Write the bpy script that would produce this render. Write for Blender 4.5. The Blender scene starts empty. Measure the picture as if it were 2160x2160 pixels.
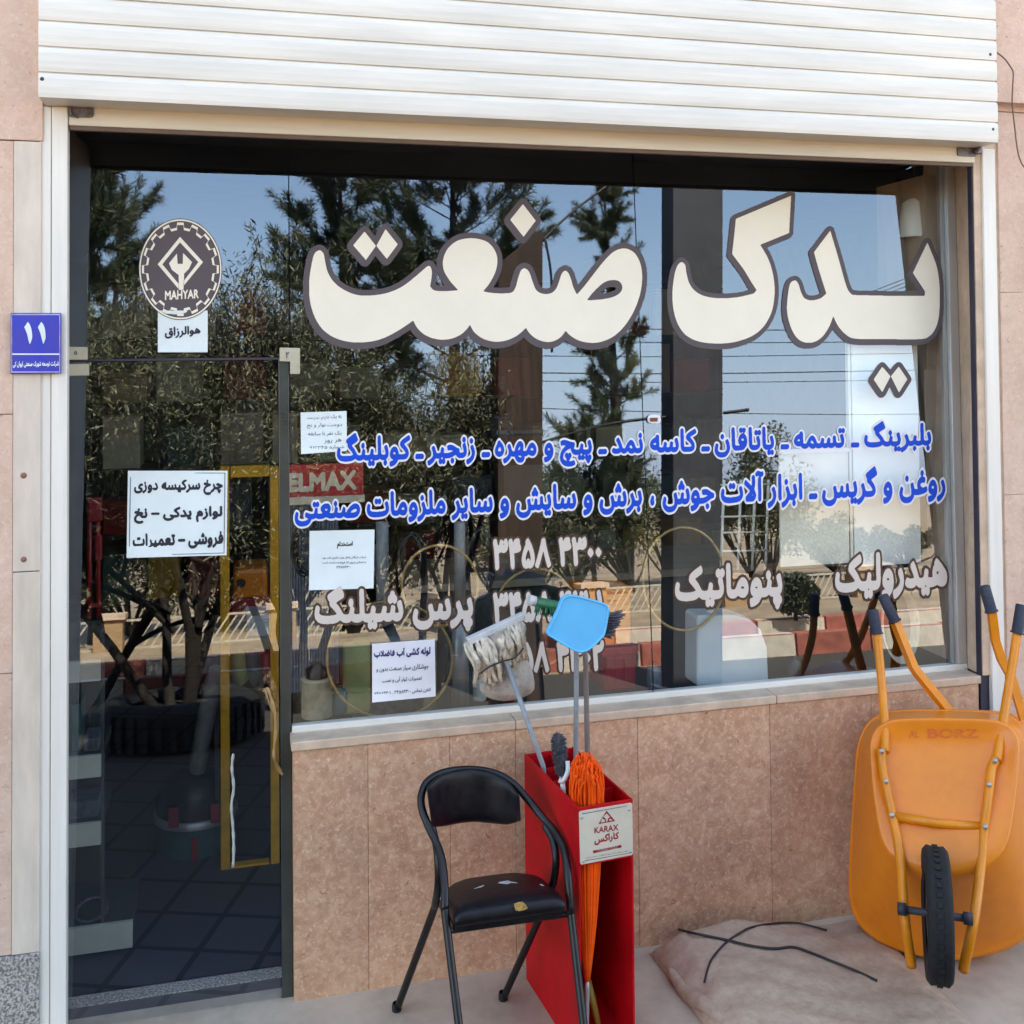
import bpy, bmesh, math, random
import numpy as np
from mathutils import Vector, Matrix
random.seed(7); RNG = np.random.default_rng(7)
sc = bpy.context.scene; COL = sc.collection
R_ = math.radians

# ------------------------------------------------------------------ camera, sky, sun, exposure
FPX, CY = 2250.0, 689.0
YAW, PITCH, ROLL = R_(14.375), R_(1.372), R_(-0.4785)
CAM = np.array([0, -3.731, 2.2])
FW = np.array([math.sin(YAW)*math.cos(PITCH), math.cos(YAW)*math.cos(PITCH), math.sin(PITCH)])
_r0 = np.array([math.cos(YAW), -math.sin(YAW), 0]); _u0 = np.cross(_r0, FW)
RT = _r0*math.cos(ROLL)+_u0*math.sin(ROLL); UP = -_r0*math.sin(ROLL)+_u0*math.cos(ROLL)
cam = bpy.data.cameras.new('camera'); camo = bpy.data.objects.new('camera', cam); COL.objects.link(camo)
camo.matrix_world = Matrix(((RT[0], UP[0], -FW[0], CAM[0]), (RT[1], UP[1], -FW[1], CAM[1]), (RT[2], UP[2], -FW[2], CAM[2]), (0, 0, 0, 1)))
cam.sensor_width = 36; cam.lens = FPX/2160*36; cam.shift_y = -(1080-CY)/2160
cam.clip_start = 0.05; cam.clip_end = 3000
sc.camera = camo
SUN_EL, SUN_AZ = R_(52), R_(12)          # the sun stands behind the shop; azimuth from +y towards +x
w = bpy.data.worlds.new('World'); sc.world = w; w.use_nodes = True
nt = w.node_tree; sky = nt.nodes.new('ShaderNodeTexSky'); sky.sky_type = 'NISHITA'; sky.sun_disc = False
sky.sun_elevation = SUN_EL; sky.sun_rotation = SUN_AZ; sky.dust_density = 1.0; sky.air_density = 1.1; sky.ozone_density = 2.0
# dusty air: the sky pales to grey towards the horizon
_tc = nt.nodes.new('ShaderNodeTexCoord'); _sx = nt.nodes.new('ShaderNodeSeparateXYZ'); nt.links.new(_tc.outputs['Generated'], _sx.inputs[0])
_mr = nt.nodes.new('ShaderNodeMapRange'); _mr.interpolation_type = 'SMOOTHSTEP'; _mr.inputs['From Min'].default_value = -.02; _mr.inputs['From Max'].default_value = .26
_mr.inputs['To Min'].default_value = .86; _mr.inputs['To Max'].default_value = 0; nt.links.new(_sx.outputs['Z'], _mr.inputs['Value'])
_bw = nt.nodes.new('ShaderNodeRGBToBW'); nt.links.new(sky.outputs[0], _bw.inputs[0])
_gm = nt.nodes.new('ShaderNodeMix'); _gm.data_type = 'RGBA'; _gm.blend_type = 'MULTIPLY'; _gm.inputs[0].default_value = 1; nt.links.new(_bw.outputs[0], _gm.inputs[6]); _gm.inputs[7].default_value = (.56, .72, 1.10, 1)
_mx = nt.nodes.new('ShaderNodeMix'); _mx.data_type = 'RGBA'; nt.links.new(_mr.outputs[0], _mx.inputs[0]); nt.links.new(sky.outputs[0], _mx.inputs[6]); nt.links.new(_gm.outputs[2], _mx.inputs[7])
nt.links.new(_mx.outputs[2], nt.nodes['Background'].inputs[0]); nt.nodes['Background'].inputs[1].default_value = 0.125
sun = bpy.data.lights.new('sun', 'SUN'); sun.energy = 4.2; sun.angle = R_(0.5); sun.color = (1, .93, .82)
suno = bpy.data.objects.new('sun', sun); COL.objects.link(suno)
sd = Vector((math.sin(SUN_AZ)*math.cos(SUN_EL), math.cos(SUN_AZ)*math.cos(SUN_EL), math.sin(SUN_EL)))
suno.rotation_euler = sd.to_track_quat('Z', 'Y').to_euler(); suno.location = (0, 6, 12)
vs = sc.view_settings; vs.view_transform = 'Standard'; vs.look = 'None'; vs.gamma = 1; vs.use_curve_mapping = False
vs.exposure = 2.95
vs.use_white_balance = True; vs.white_balance_temperature = 8600; vs.white_balance_tint = 10
sc.render.engine = 'CYCLES'
sc.cycles.max_bounces = 10; sc.cycles.transparent_max_bounces = 16; sc.cycles.glossy_bounces = 5; sc.cycles.diffuse_bounces = 4
sc.cycles.sample_clamp_indirect = 6; sc.cycles.caustics_reflective = False
sc.cycles.use_denoising = True

# ------------------------------------------------------------------ measuring helpers (photo pixels, 2160 wide)
def ray(px, py):
    d = FW*FPX + RT*(px-1080) - UP*(py-CY); return d/np.linalg.norm(d)
def at(px, py, Y=0.0):
    d = ray(px, py); return CAM + d*((Y-CAM[1])/d[1])
def atz(px, py, z):
    d = ray(px, py); return CAM + d*((z-CAM[2])/d[2])
TILT = R_(4.3)                            # the glazing leans back a little
GP = np.array([0, 0, .95]); GN = np.array([0, -math.cos(TILT), math.sin(TILT)])
def glass(px, py, o=0.0):
    d = ray(px, py); p = GP+GN*o; return CAM + d*(np.dot(p-CAM, GN)/np.dot(d, GN))
def refl(px, py, y=None, z=None):
    g = glass(px, py); d = ray(px, py); r = d-2*np.dot(d, GN)*GN
    return g + r*((y-g[1])/r[1] if y is not None else (z-g[2])/r[2])
GZ = 0.07                                 # pavement level
AZ = -0.05                                # asphalt level

# ------------------------------------------------------------------ materials
def mat(name, col, rough=.6, metal=0, var=.12, scale=8, bump=0, col2=None, spec=.5, detail=5, sub=0, contrast=None, coat=0, stretch=None, island=0):
    m = bpy.data.materials.new(name); m.use_nodes = True; n = m.node_tree; b = n.nodes['Principled BSDF']
    b.inputs['Roughness'].default_value = rough; b.inputs['Metallic'].default_value = metal
    b.inputs['Specular IOR Level'].default_value = spec; b.inputs['Coat Weight'].default_value = coat
    if sub: b.inputs['Subsurface Weight'].default_value = sub
    tc = n.nodes.new('ShaderNodeTexCoord'); mp = n.nodes.new('ShaderNodeMapping'); n.links.new(tc.outputs['Object'], mp.inputs[0])
    if stretch: mp.inputs['Scale'].default_value = stretch
    nz = n.nodes.new('ShaderNodeTexNoise'); nz.inputs['Scale'].default_value = scale; nz.inputs['Detail'].default_value = detail
    nz.inputs['Roughness'].default_value = .65
    n.links.new(mp.outputs[0], nz.inputs['Vector'])
    rp = n.nodes.new('ShaderNodeValToRGB'); c2 = col2 or tuple(c*(1-var*2) for c in col)
    lo, hi = contrast or (.35, .65)
    rp.color_ramp.elements[0].position = lo; rp.color_ramp.elements[1].position = hi
    rp.color_ramp.elements[0].color = (*c2, 1); rp.color_ramp.elements[1].color = (*[min(1, c*(1+var*.5)) for c in col], 1)
    n.links.new(nz.outputs['Fac'], rp.inputs[0]); out = rp.outputs[0]
    if island:
        ge = n.nodes.new('ShaderNodeNewGeometry'); hs = n.nodes.new('ShaderNodeHueSaturation')
        ma = n.nodes.new('ShaderNodeMapRange'); ma.inputs['To Min'].default_value = 1-island; ma.inputs['To Max'].default_value = 1+island
        n.links.new(ge.outputs['Random Per Island'], ma.inputs['Value']); n.links.new(ma.outputs[0], hs.inputs['Value'])
        n.links.new(out, hs.inputs['Color']); out = hs.outputs[0]
    n.links.new(out, b.inputs['Base Color'])
    if bump:
        bp = n.nodes.new('ShaderNodeBump'); bp.inputs['Strength'].default_value = bump; bp.inputs['Distance'].default_value = .01
        n.links.new(nz.outputs['Fac'], bp.inputs['Height']); n.links.new(bp.outputs[0], b.inputs['Normal'])
    rr = n.nodes.new('ShaderNodeMapRange'); rr.inputs['To Min'].default_value = max(.02, rough-.08); rr.inputs['To Max'].default_value = min(1, rough+.08)
    n.links.new(nz.outputs['Fac'], rr.inputs['Value']); n.links.new(rr.outputs[0], b.inputs['Roughness'])
    return m

def stone_mat(name, c1, c2, c3, island=.10):
    """pitted travertine: large soft clouds, fine pale flecks, small dark pits"""
    m = bpy.data.materials.new(name); m.use_nodes = True; n = m.node_tree; b = n.nodes['Principled BSDF']; L = n.links.new
    b.inputs['Roughness'].default_value = .75; b.inputs['Specular IOR Level'].default_value = .3
    tc = n.nodes.new('ShaderNodeTexCoord')
    def noise(s, d, dist=0):
        z = n.nodes.new('ShaderNodeTexNoise'); z.inputs['Scale'].default_value = s; z.inputs['Detail'].default_value = d; z.inputs['Distortion'].default_value = dist
        z.inputs['Roughness'].default_value = .62
        L(tc.outputs['Object'], z.inputs['Vector']); return z.outputs['Fac']
    def ramp(x, p0, a, p1, bcol):
        r = n.nodes.new('ShaderNodeValToRGB'); r.color_ramp.elements[0].position = p0; r.color_ramp.elements[1].position = p1
        r.color_ramp.elements[0].color = a; r.color_ramp.elements[1].color = bcol; L(x, r.inputs[0]); return r.outputs[0]
    def mix(f, a, bb, mode='MIX'):
        x = n.nodes.new('ShaderNodeMix'); x.data_type = 'RGBA'; x.blend_type = mode
        if isinstance(f, float): x.inputs[0].default_value = f
        else: L(f, x.inputs[0])
        L(a, x.inputs[6])
        if isinstance(bb, tuple): x.inputs[7].default_value = bb
        else: L(bb, x.inputs[7])
        return x.outputs[2]
    base = ramp(noise(3.2, 6, .6), .33, (*c2, 1), .66, (*c1, 1))
    fl = ramp(noise(70, 5, .9), .52, (0, 0, 0, 1), .70, (.66, .66, .66, 1))
    pit = ramp(noise(48, 5, .8), .26, (1, 1, 1, 1), .38, (0, 0, 0, 1))
    mid = ramp(noise(21, 8, .8), .40, (c2[0]*.82, c2[1]*.8, c2[2]*.78, 1), .62, (c3[0]*.93, c3[1]*.88, c3[2]*.84, 1))
    base = mix(.30, base, mid)
    c = mix(fl, base, (*c3, 1)); c = mix(pit, c, (c2[0]*.55, c2[1]*.5, c2[2]*.5, 1))
    ge = n.nodes.new('ShaderNodeNewGeometry'); hs = n.nodes.new('ShaderNodeHueSaturation'); ma = n.nodes.new('ShaderNodeMapRange')
    ma.inputs['To Min'].default_value = 1-island; ma.inputs['To Max'].default_value = 1+island
    L(ge.outputs['Random Per Island'], ma.inputs['Value']); L(ma.outputs[0], hs.inputs['Value']); L(c, hs.inputs['Color']); L(hs.outputs[0], b.inputs['Base Color'])
    bp = n.nodes.new('ShaderNodeBump'); bp.inputs['Strength'].default_value = .25; bp.inputs['Distance'].default_value = .004
    L(noise(60, 4, 1), bp.inputs['Height']); L(bp.outputs[0], b.inputs['Normal'])
    return m

M = {}
M['stone'] = stone_mat('pink_travertine', (.66, .365, .225), (.46, .235, .14), (.84, .61, .44))
M['stone_pale'] = stone_mat('pale_pink_stone', (.70, .495, .395), (.60, .405, .315), (.74, .58, .49), .05)
M['stone_strip'] = mat('pale_marble_strip', (.66, .57, .48), .6, var=.08, scale=5, bump=.05, stretch=(3, 3, .7))
M['granite'] = mat('speckled_grey_granite', (.42, .39, .37), .5, var=.35, scale=130, detail=2, contrast=(.4, .6))
M['sillstone'] = mat('sill_stone', (.64, .47, .345), .7, var=.12, scale=10, bump=.15)
M['white_metal'] = mat('white_painted_metal', (.74, .71, .65), .42, var=.07, scale=3.5, stretch=(.5, 1, 5), detail=9)
M['rail'] = mat('white_rail_paint', (.78, .75, .69), .45, var=.05, scale=6, stretch=(4, 4, .25), detail=8)
M['cream_metal'] = mat('cream_painted_metal', (.70, .65, .55), .45, var=.07, scale=4, stretch=(.3, 1, 4))
M['bronze'] = mat('brown_rubber_lip', (.14, .09, .065), .6)
M['alu'] = mat('grey_aluminium', (.55, .54, .52), .42, .55, var=.08, scale=20, stretch=(1, 1, .1))
M['darkgap'] = mat('dark_track', (.03, .028, .05), .6)
M['latch'] = mat('dull_steel_latch', (.16, .145, .155), .5, .4, var=.25, scale=60)
M['screw'] = mat('screw_head', (.07, .06, .06), .5, .5)
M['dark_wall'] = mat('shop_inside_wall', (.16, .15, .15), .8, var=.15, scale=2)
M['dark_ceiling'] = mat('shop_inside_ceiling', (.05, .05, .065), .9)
M['black'] = mat('black_paint', (.008, .008, .010), .36, var=.3, scale=25, spec=.4)
M['vinyl'] = mat('black_vinyl', (.006, .006, .009), .42, spec=.3, var=.3, scale=30, bump=.12)
M['foam'] = mat('tan_foam', (.55, .33, .10), .9, var=.3, scale=60)
M['padding'] = mat('white_padding', (.55, .53, .52), .95, var=.2, scale=60)
M['red'] = mat('red_painted_steel', (.56, .004, .010), .5, var=.14, scale=7, spec=.22, detail=9)
M['plate'] = mat('cream_label_plate', (.62, .56, .46), .5, var=.05, scale=10)
M['redprint'] = mat('dark_red_print', (.33, .01, .03), .6)
M['blueplastic'] = mat('sky_blue_plastic', (.07, .50, .88), .38, var=.05, scale=4)
M['tube_blue'] = mat('blue_grey_tube', (.25, .28, .31), .4, .2, var=.12, scale=20)
M['tube_brown'] = mat('brown_grey_tube', (.24, .20, .19), .4, .2, var=.12, scale=20)
M['mopwhite'] = mat('white_mop_plastic', (.62, .62, .62), .45, var=.1, scale=10)
M['cloth'] = mat('dirty_mop_cotton', (.66, .58, .47), .95, var=.22, scale=40)
M['bag'] = mat('crumpled_grey_bag', (.50, .45, .41), .6, var=.2, scale=15, bump=.6)
M['green'] = mat('green_plastic', (.01, .16, .07), .4, var=.2, scale=12)
M['bristle'] = mat('grey_bristles', (.10, .10, .125), .7, var=.3, scale=80, island=.4)
M['darkbristle'] = mat('dark_bristles', (.055, .055, .07), .8, var=.3, scale=80, island=.5)
M['orangestraw'] = mat('orange_nylon', (1.0, .105, .008), .55, var=.08, scale=40, island=.18, spec=.2)
M['orange'] = mat('orange_barrow_paint', (.80, .225, .013), .36, var=.04, scale=16, col2=(.72, .19, .012), coat=.1, detail=10, contrast=(.2, .6))
M['orange_tube'] = mat('orange_frame_paint', (.80, .25, .010), .36, var=.08, scale=9)
M['rubber'] = mat('black_rubber', (.011, .011, .013), .85, var=.3, scale=50)
M['grip'] = mat('dark_grip_rubber', (.03, .032, .048), .6, var=.2, scale=60, bump=.3)
M['sack'] = mat('dusty_pink_sacking', (.47, .345, .255), .92, var=.14, scale=34, bump=.7, detail=9, contrast=(.25, .7), col2=(.36, .255, .185))
M['cable'] = mat('black_cable', (.012, .012, .016), .5)
M['paper'] = mat('pale_paper', (.72, .80, .80), .7, var=.03, scale=6)
M['paperw'] = mat('white_paper', (.80, .80, .84), .7, var=.03, scale=6)
M['ink'] = mat('black_ink', (.012, .014, .03), .6)
M['ink2'] = mat('grey_ink', (.10, .12, .17), .6)
M['inkblue'] = mat('violet_ink', (.03, .03, .16), .6)
M['letter'] = mat('cream_vinyl_letter', (.85, .79, .66), .5, spec=.08, var=.02, scale=6)
M['letter2'] = mat('beige_vinyl_letter', (.66, .575, .51), .5, spec=.08, var=.03, scale=6)
M['edge'] = mat('taupe_vinyl_edge', (.118, .098, .106), .5, spec=.08, var=.04, scale=6)
M['edge2'] = mat('brown_vinyl_edge', (.10, .06, .045), .5, spec=.08, var=.04, scale=6)
M['blueletter'] = mat('blue_vinyl_letter', (.002, .075, .56), .45, spec=.08, var=.05, scale=6)
M['whiteedge'] = mat('white_vinyl_edge', (.78, .76, .78), .5, spec=.08, var=.02, scale=6)
M['plateblue'] = mat('blue_enamel', (.012, .035, .42), .35, var=.2, scale=14, col2=(.05, .045, .36))
M['platewhite'] = mat('white_enamel', (.70, .78, .80), .4, var=.05)
M['platelilac'] = mat('worn_lilac_border', (.40, .38, .62), .5, var=.2, scale=30)
M['patch'] = mat('cream_hinge_cover', (.50, .46, .34), .5, var=.08, scale=9)
M['wood'] = mat('bare_branch_wood', (.45, .25, .10), .6, var=.3, scale=25, stretch=(2, 2, .3))
M['whitewood'] = mat('white_branch', (.75, .72, .66), .6, var=.12, scale=25)
M['yellow'] = mat('ochre_frame', (.80, .38, .015), .5, var=.12, scale=9)
M['beige'] = mat('beige_board', (.46, .35, .25), .6, var=.08, scale=3, stretch=(3, 3, .4))
M['poster'] = mat('white_board', (.86, .86, .80), .6, var=.03, scale=4)
M['posterc'] = mat('cream_board', (.80, .76, .64), .6, var=.05, scale=4)
M['canister'] = mat('pale_blue_plastic', (.50, .57, .60), .45, var=.05, scale=5)
M['steel'] = mat('dull_steel', (.42, .42, .42), .4, .5, var=.15, scale=15, stretch=(1, 1, .2))
M['brass'] = mat('gold_belt', (.44, .29, .10), .4, .3, var=.2, scale=30)
M['shelf'] = mat('pale_shelf_edge', (.46, .49, .42), .6, var=.06)
M['shelfdark'] = mat('dark_shelf', (.05, .06, .065), .6)
M['crimson'] = mat('dark_red_tool', (.30, .012, .02), .45)
M['teal'] = mat('teal_plastic', (.03, .11, .12), .5)
M['greyblue'] = mat('grey_blue_sheet', (.16, .19, .23), .5, .2, var=.2, scale=30)
M['lime'] = mat('faded_lime_plastic', (.38, .42, .15), .6)
M['hosegrey'] = mat('grey_hose', (.30, .31, .31), .5, var=.1, scale=30)
M['kegcream'] = mat('cream_tin', (.50, .43, .28), .5, .1, var=.2, scale=10)
M['redsign'] = mat('red_sign_board', (.42, .015, .02), .45, var=.1, scale=9)
M['signcream'] = mat('cream_sign_letter', (.60, .52, .38), .5)
M['olive'] = mat('olive_leaf', (.046, .054, .030), .55, var=.3, scale=1.2, col2=(.026, .032, .018), island=.6)
M['olivepale'] = mat('olive_leaf_pale', (.19, .18, .105), .55, var=.3, scale=1.2, col2=(.09, .095, .045), island=.45)  # pale leaf tone, brightened so its colour stands in for sunlit flecks
M['pine'] = mat('pine_needle', (.045, .070, .030), .6, var=.3, scale=1.0, col2=(.030, .050, .030), island=.45)
M['pinebrown'] = mat('pine_dry_needle', (.10, .075, .03), .6, var=.3, scale=1.0, col2=(.05, .06, .03), island=.45)
M['bush'] = mat('bush_leaf', (.095, .10, .04), .6, var=.3, scale=1.0, col2=(.05, .06, .022), island=.5)
M['bark'] = mat('dark_bark', (.030, .022, .017), .9, var=.3, scale=14, bump=.5, stretch=(1, 1, .3))
M['polewood'] = mat('brown_pole', (.055, .032, .022), .85, var=.3, scale=9, stretch=(2, 2, .15))
M['polegrey'] = mat('dark_grey_pole', (.045, .048, .058), .7, var=.15, scale=4)
M['asphalt'] = mat('asphalt', (.06, .052, .044), .9, var=.2, scale=60, bump=.2)
M['pavement'] = mat('dusty_pavement', (.50, .40, .31), .85, var=.12, scale=4, bump=.3, col2=(.36, .28, .215), detail=9)
M['earth'] = mat('sandy_earth', (.36, .26, .17), .95, var=.2, scale=1.4, bump=.3)
M['kerbred'] = mat('red_kerb_paint', (.42, .12, .085), .8, var=.2, scale=9)
M['kerbwhite'] = mat('white_kerb_paint', (.62, .55, .46), .8, var=.12, scale=9)
M['fencerail'] = mat('cream_rail_paint', (.52, .46, .36), .6)

def brick_mat(name, c1, c2, mortar):
    m = bpy.data.materials.new(name); m.use_nodes = True; n = m.node_tree; b = n.nodes['Principled BSDF']
    tc = n.nodes.new('ShaderNodeTexCoord'); mp = n.nodes.new('ShaderNodeMapping'); mp.inputs['Rotation'].default_value = (math.pi/2, 0, 0)
    br = n.nodes.new('ShaderNodeTexBrick'); br.inputs['Scale'].default_value = 4.5; br.inputs['Color1'].default_value = (*c1, 1); br.inputs['Color2'].default_value = (*c2, 1)
    br.inputs['Mortar'].default_value = (*mortar, 1); br.inputs['Mortar Size'].default_value = .018
    n.links.new(tc.outputs['Object'], mp.inputs[0]); n.links.new(mp.outputs[0], br.inputs['Vector']); n.links.new(br.outputs['Color'], b.inputs['Base Color'])
    b.inputs['Roughness'].default_value = .9
    return m
M['brick'] = brick_mat('yellow_brick', (.42, .26, .13), (.36, .21, .10), (.34, .28, .20))
def tile_mat():
    m = bpy.data.materials.new('dark_floor_tile'); m.use_nodes = True; n = m.node_tree; b = n.nodes['Principled BSDF']
    tc = n.nodes.new('ShaderNodeTexCoord'); mp = n.nodes.new('ShaderNodeMapping'); mp.inputs['Rotation'].default_value = (0, 0, .35)
    br = n.nodes.new('ShaderNodeTexBrick'); br.offset = 0; br.inputs['Scale'].default_value = 1.0; br.inputs['Brick Width'].default_value = .24; br.inputs['Row Height'].default_value = .24
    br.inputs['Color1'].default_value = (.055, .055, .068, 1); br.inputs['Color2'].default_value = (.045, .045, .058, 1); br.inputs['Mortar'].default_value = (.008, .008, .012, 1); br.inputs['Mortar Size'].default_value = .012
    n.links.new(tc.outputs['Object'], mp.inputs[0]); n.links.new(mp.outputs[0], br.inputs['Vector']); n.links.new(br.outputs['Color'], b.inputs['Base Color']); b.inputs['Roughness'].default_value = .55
    return m
M['tile'] = tile_mat()
GLASS_R = .14                            # coated shop glass
def glass_mat():
    m = bpy.data.materials.new('shop_glass'); m.use_nodes = True; n = m.node_tree; n.nodes.clear()
    o = n.nodes.new('ShaderNodeOutputMaterial'); t = n.nodes.new('ShaderNodeBsdfTransparent'); t.inputs[0].default_value = (.95, .98, .985, 1)
    g = n.nodes.new('ShaderNodeBsdfGlossy'); g.inputs['Roughness'].default_value = 0.004; g.inputs['Color'].default_value = (.69, .82, 1.0, 1)
    lw = n.nodes.new('ShaderNodeLayerWeight'); lw.inputs['Blend'].default_value = .5      # Schlick: same from both sides
    pw = n.nodes.new('ShaderNodeMath'); pw.operation = 'POWER'; pw.inputs[1].default_value = 5; n.links.new(lw.outputs['Facing'], pw.inputs[0])
    mr = n.nodes.new('ShaderNodeMapRange'); mr.inputs['To Min'].default_value = GLASS_R; n.links.new(pw.outputs[0], mr.inputs['Value'])
    mx = n.nodes.new('ShaderNodeMixShader'); n.links.new(mr.outputs[0], mx.inputs[0])
    n.links.new(t.outputs[0], mx.inputs[1]); n.links.new(g.outputs[0], mx.inputs[2]); n.links.new(mx.outputs[0], o.inputs[0])
    m2 = bpy.data.materials.new('glass_back'); m2.use_nodes = True; n = m2.node_tree; n.nodes.clear()
    o = n.nodes.new('ShaderNodeOutputMaterial'); t = n.nodes.new('ShaderNodeBsdfTransparent'); n.links.new(t.outputs[0], o.inputs[0])
    m3 = mat('glass_edge', (.03, .07, .065), .2)
    return m, m2, m3
M['glass'], M['glassback'], M['glassedge'] = glass_mat()
def clear_mat(name, col, a):
    m = bpy.data.materials.new(name); m.use_nodes = True; b = m.node_tree.nodes['Principled BSDF']
    b.inputs['Base Color'].default_value = (*col, 1); b.inputs['Alpha'].default_value = a; b.inputs['Roughness'].default_value = .25; return m
M['clearhose'] = clear_mat('clear_hose', (.75, .72, .6), .45)

# ------------------------------------------------------------------ object helpers
def tag(o, label=None, cat=None, group=None, kind=None):
    if label: o['label'] = label
    if cat: o['category'] = cat
    if group: o['group'] = group
    if kind: o['kind'] = kind
    return o
def thing(name, label, cat, loc=(0, 0, 0), group=None):
    o = bpy.data.objects.new(name, None); COL.objects.link(o); o.location = loc; o.empty_display_size = .1
    return tag(o, label, cat, group)
class MB:
    def __init__(s): s.v = []; s.f = []; s.mi = []; s.sm = []
    def add(s, vs, fs, mi=0, smooth=False):
        k = len(s.v); s.v += [tuple(map(float, p)) for p in vs]
        for f in fs: s.f.append(tuple(i+k for i in f)); s.mi.append(mi); s.sm.append(smooth)
        return s
    def box(s, a, b, mi=0, rot=None, piv=None):
        (x0, y0, z0), (x1, y1, z1) = a, b
        x0, x1 = min(x0, x1), max(x0, x1); y0, y1 = min(y0, y1), max(y0, y1); z0, z1 = min(z0, z1), max(z0, z1)
        v = [Vector(p) for p in [(x0, y0, z0), (x1, y0, z0), (x1, y1, z0), (x0, y1, z0), (x0, y0, z1), (x1, y0, z1), (x1, y1, z1), (x0, y1, z1)]]
        if rot is not None:
            c = Vector(piv) if piv is not None else sum(v, Vector())/8; v = [c+rot@(p-c) for p in v]
        return s.add(v, [(0, 3, 2, 1), (4, 5, 6, 7), (0, 1, 5, 4), (1, 2, 6, 5), (2, 3, 7, 6), (3, 0, 4, 7)], mi)
    def tube(s, pts, r, n=10, mi=0, closed=False, caps=True, squash=None):
        P = [Vector(p) for p in pts]; k = len(P); rs = r if isinstance(r, (list, tuple)) else [r]*k
        vs = []; prev = None
        for i in range(k):
            a = P[(i-1) % k] if (closed or i > 0) else P[i]; b = P[(i+1) % k] if (closed or i < k-1) else P[i]
            t = (b-a).normalized() if (b-a).length > 1e-9 else Vector((0, 0, 1))
            if prev is None:
                u = t.cross(Vector((0, 0, 1)));
                if u.length < .05: u = t.cross(Vector((1, 0, 0)))
                u.normalize()
            else:
                u = prev - t*prev.dot(t); u.normalize()
            prev = u; q = t.cross(u)
            for j in range(n):
                an = 2*math.pi*j/n; vs.append(P[i]+(u*math.cos(an)+q*math.sin(an))*rs[i])
        fs = []
        for i in range(k if closed else k-1):
            for j in range(n):
                a0 = i*n+j; a1 = i*n+(j+1) % n; b0 = ((i+1) % k)*n+j; b1 = ((i+1) % k)*n+(j+1) % n
                fs.append((a0, a1, b1, b0))
        s.add(vs, fs, mi, True)
        if caps and not closed:
            kk = len(s.v)-len(vs)
            s.f.append(tuple(kk+j for j in range(n))[::-1]); s.mi.append(mi); s.sm.append(False)
            s.f.append(tuple(kk+(k-1)*n+j for j in range(n))); s.mi.append(mi); s.sm.append(False)
        return s
    def lathe(s, prof, c=(0, 0, 0), n=28, mi=0, axis=None):
        """profile of (r, h) about z, or about `axis`"""
        ax = Vector(axis).normalized() if axis is not None else Vector((0, 0, 1))
        u = ax.orthogonal().normalized(); q = ax.cross(u); c = Vector(c); vs = []
        for r, h in prof:
            for j in range(n):
                an = 2*math.pi*j/n; vs.append(c+ax*h+(u*math.cos(an)+q*math.sin(an))*r)
        fs = [(i*n+j, i*n+(j+1) % n, (i+1)*n+(j+1) % n, (i+1)*n+j) for i in range(len(prof)-1) for j in range(n)]
        return s.add(vs, fs, mi, True)
    def prism(s, poly, ext, mi=0):
        """poly: list of 3d points; ext: extrusion vector"""
        P = [Vector(p) for p in poly]; e = Vector(ext); k = len(P)
        return s.add(P+[p+e for p in P], [tuple(range(k))[::-1], tuple(range(k, 2*k))]+[(i, (i+1) % k, (i+1) % k+k, i+k) for i in range(k)], mi)
    def build(s, name, m, parent=None, bevel=0, smooth=False, sub=0):
        me = bpy.data.meshes.new(name); me.from_pydata(s.v, [], s.f)
        mats = m if isinstance(m, (list, tuple)) else [m]
        for x in mats: me.materials.append(M[x] if isinstance(x, str) else x)
        me.polygons.foreach_set('material_index', s.mi); me.polygons.foreach_set('use_smooth', [bool(x or smooth) for x in s.sm])
        bm = bmesh.new(); bm.from_mesh(me); bmesh.ops.recalc_face_normals(bm, faces=bm.faces)
        if bevel:
            es = [e for e in bm.edges if len(e.link_faces) == 2 and e.calc_face_angle(0) > .6]
            bmesh.ops.bevel(bm, geom=es, offset=bevel, segments=2, profile=.5, affect='EDGES', clamp_overlap=True)
        bm.to_mesh(me); bm.free(); me.update()
        o = bpy.data.objects.new(name, me); COL.objects.link(o)
        if parent:
            o.parent = parent
            if not s.__dict__.get('local'): o.location = -Vector(parent.location) if parent.parent is None else -(Vector(parent.location)+Vector(parent.parent.location))
        if sub:
            sm = o.modifiers.new('sub', 'SUBSURF'); sm.levels = sub; sm.render_levels = sub
        return o
def own(child_of_part, part):
    """parent an object made in world space to a part whose parent is a thing"""
    child_of_part.parent = part; child_of_part.location = (0, 0, 0)
def solo(mb, name, m, label, cat, group=None, **k): return tag(mb.build(name, m, **k), label, cat, group)
def struct(mb, name, m, **k): return tag(mb.build(name, m, **k), kind='structure')
def cr(pts, n=8, closed=False):
    """Catmull-Rom through points (any dimension)"""
    P = [np.array(p, float) for p in pts]; k = len(P); out = []
    for i in range(k if closed else k-1):
        p0, p1, p2, p3 = [P[(i+j) % k] if closed else P[min(max(i+j, 0), k-1)] for j in (-1, 0, 1, 2)]
        for t in np.linspace(0, 1, n, endpoint=False):
            out.append(.5*((2*p1)+(-p0+p2)*t+(2*p0-5*p1+4*p2-p3)*t*t+(-p0+3*p1-3*p2+p3)*t**3))
    if not closed: out.append(P[-1])
    return out
def pxbox(mb, x0, y0, x1, y1, Y, depth, mi=0):
    """box whose front rectangle at depth Y was measured in the photo"""
    a = at(x0, y0, Y); b = at(x1, y1, Y); return mb.box((a[0], Y, a[2]), (b[0], Y+depth, b[2]), mi)

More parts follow.
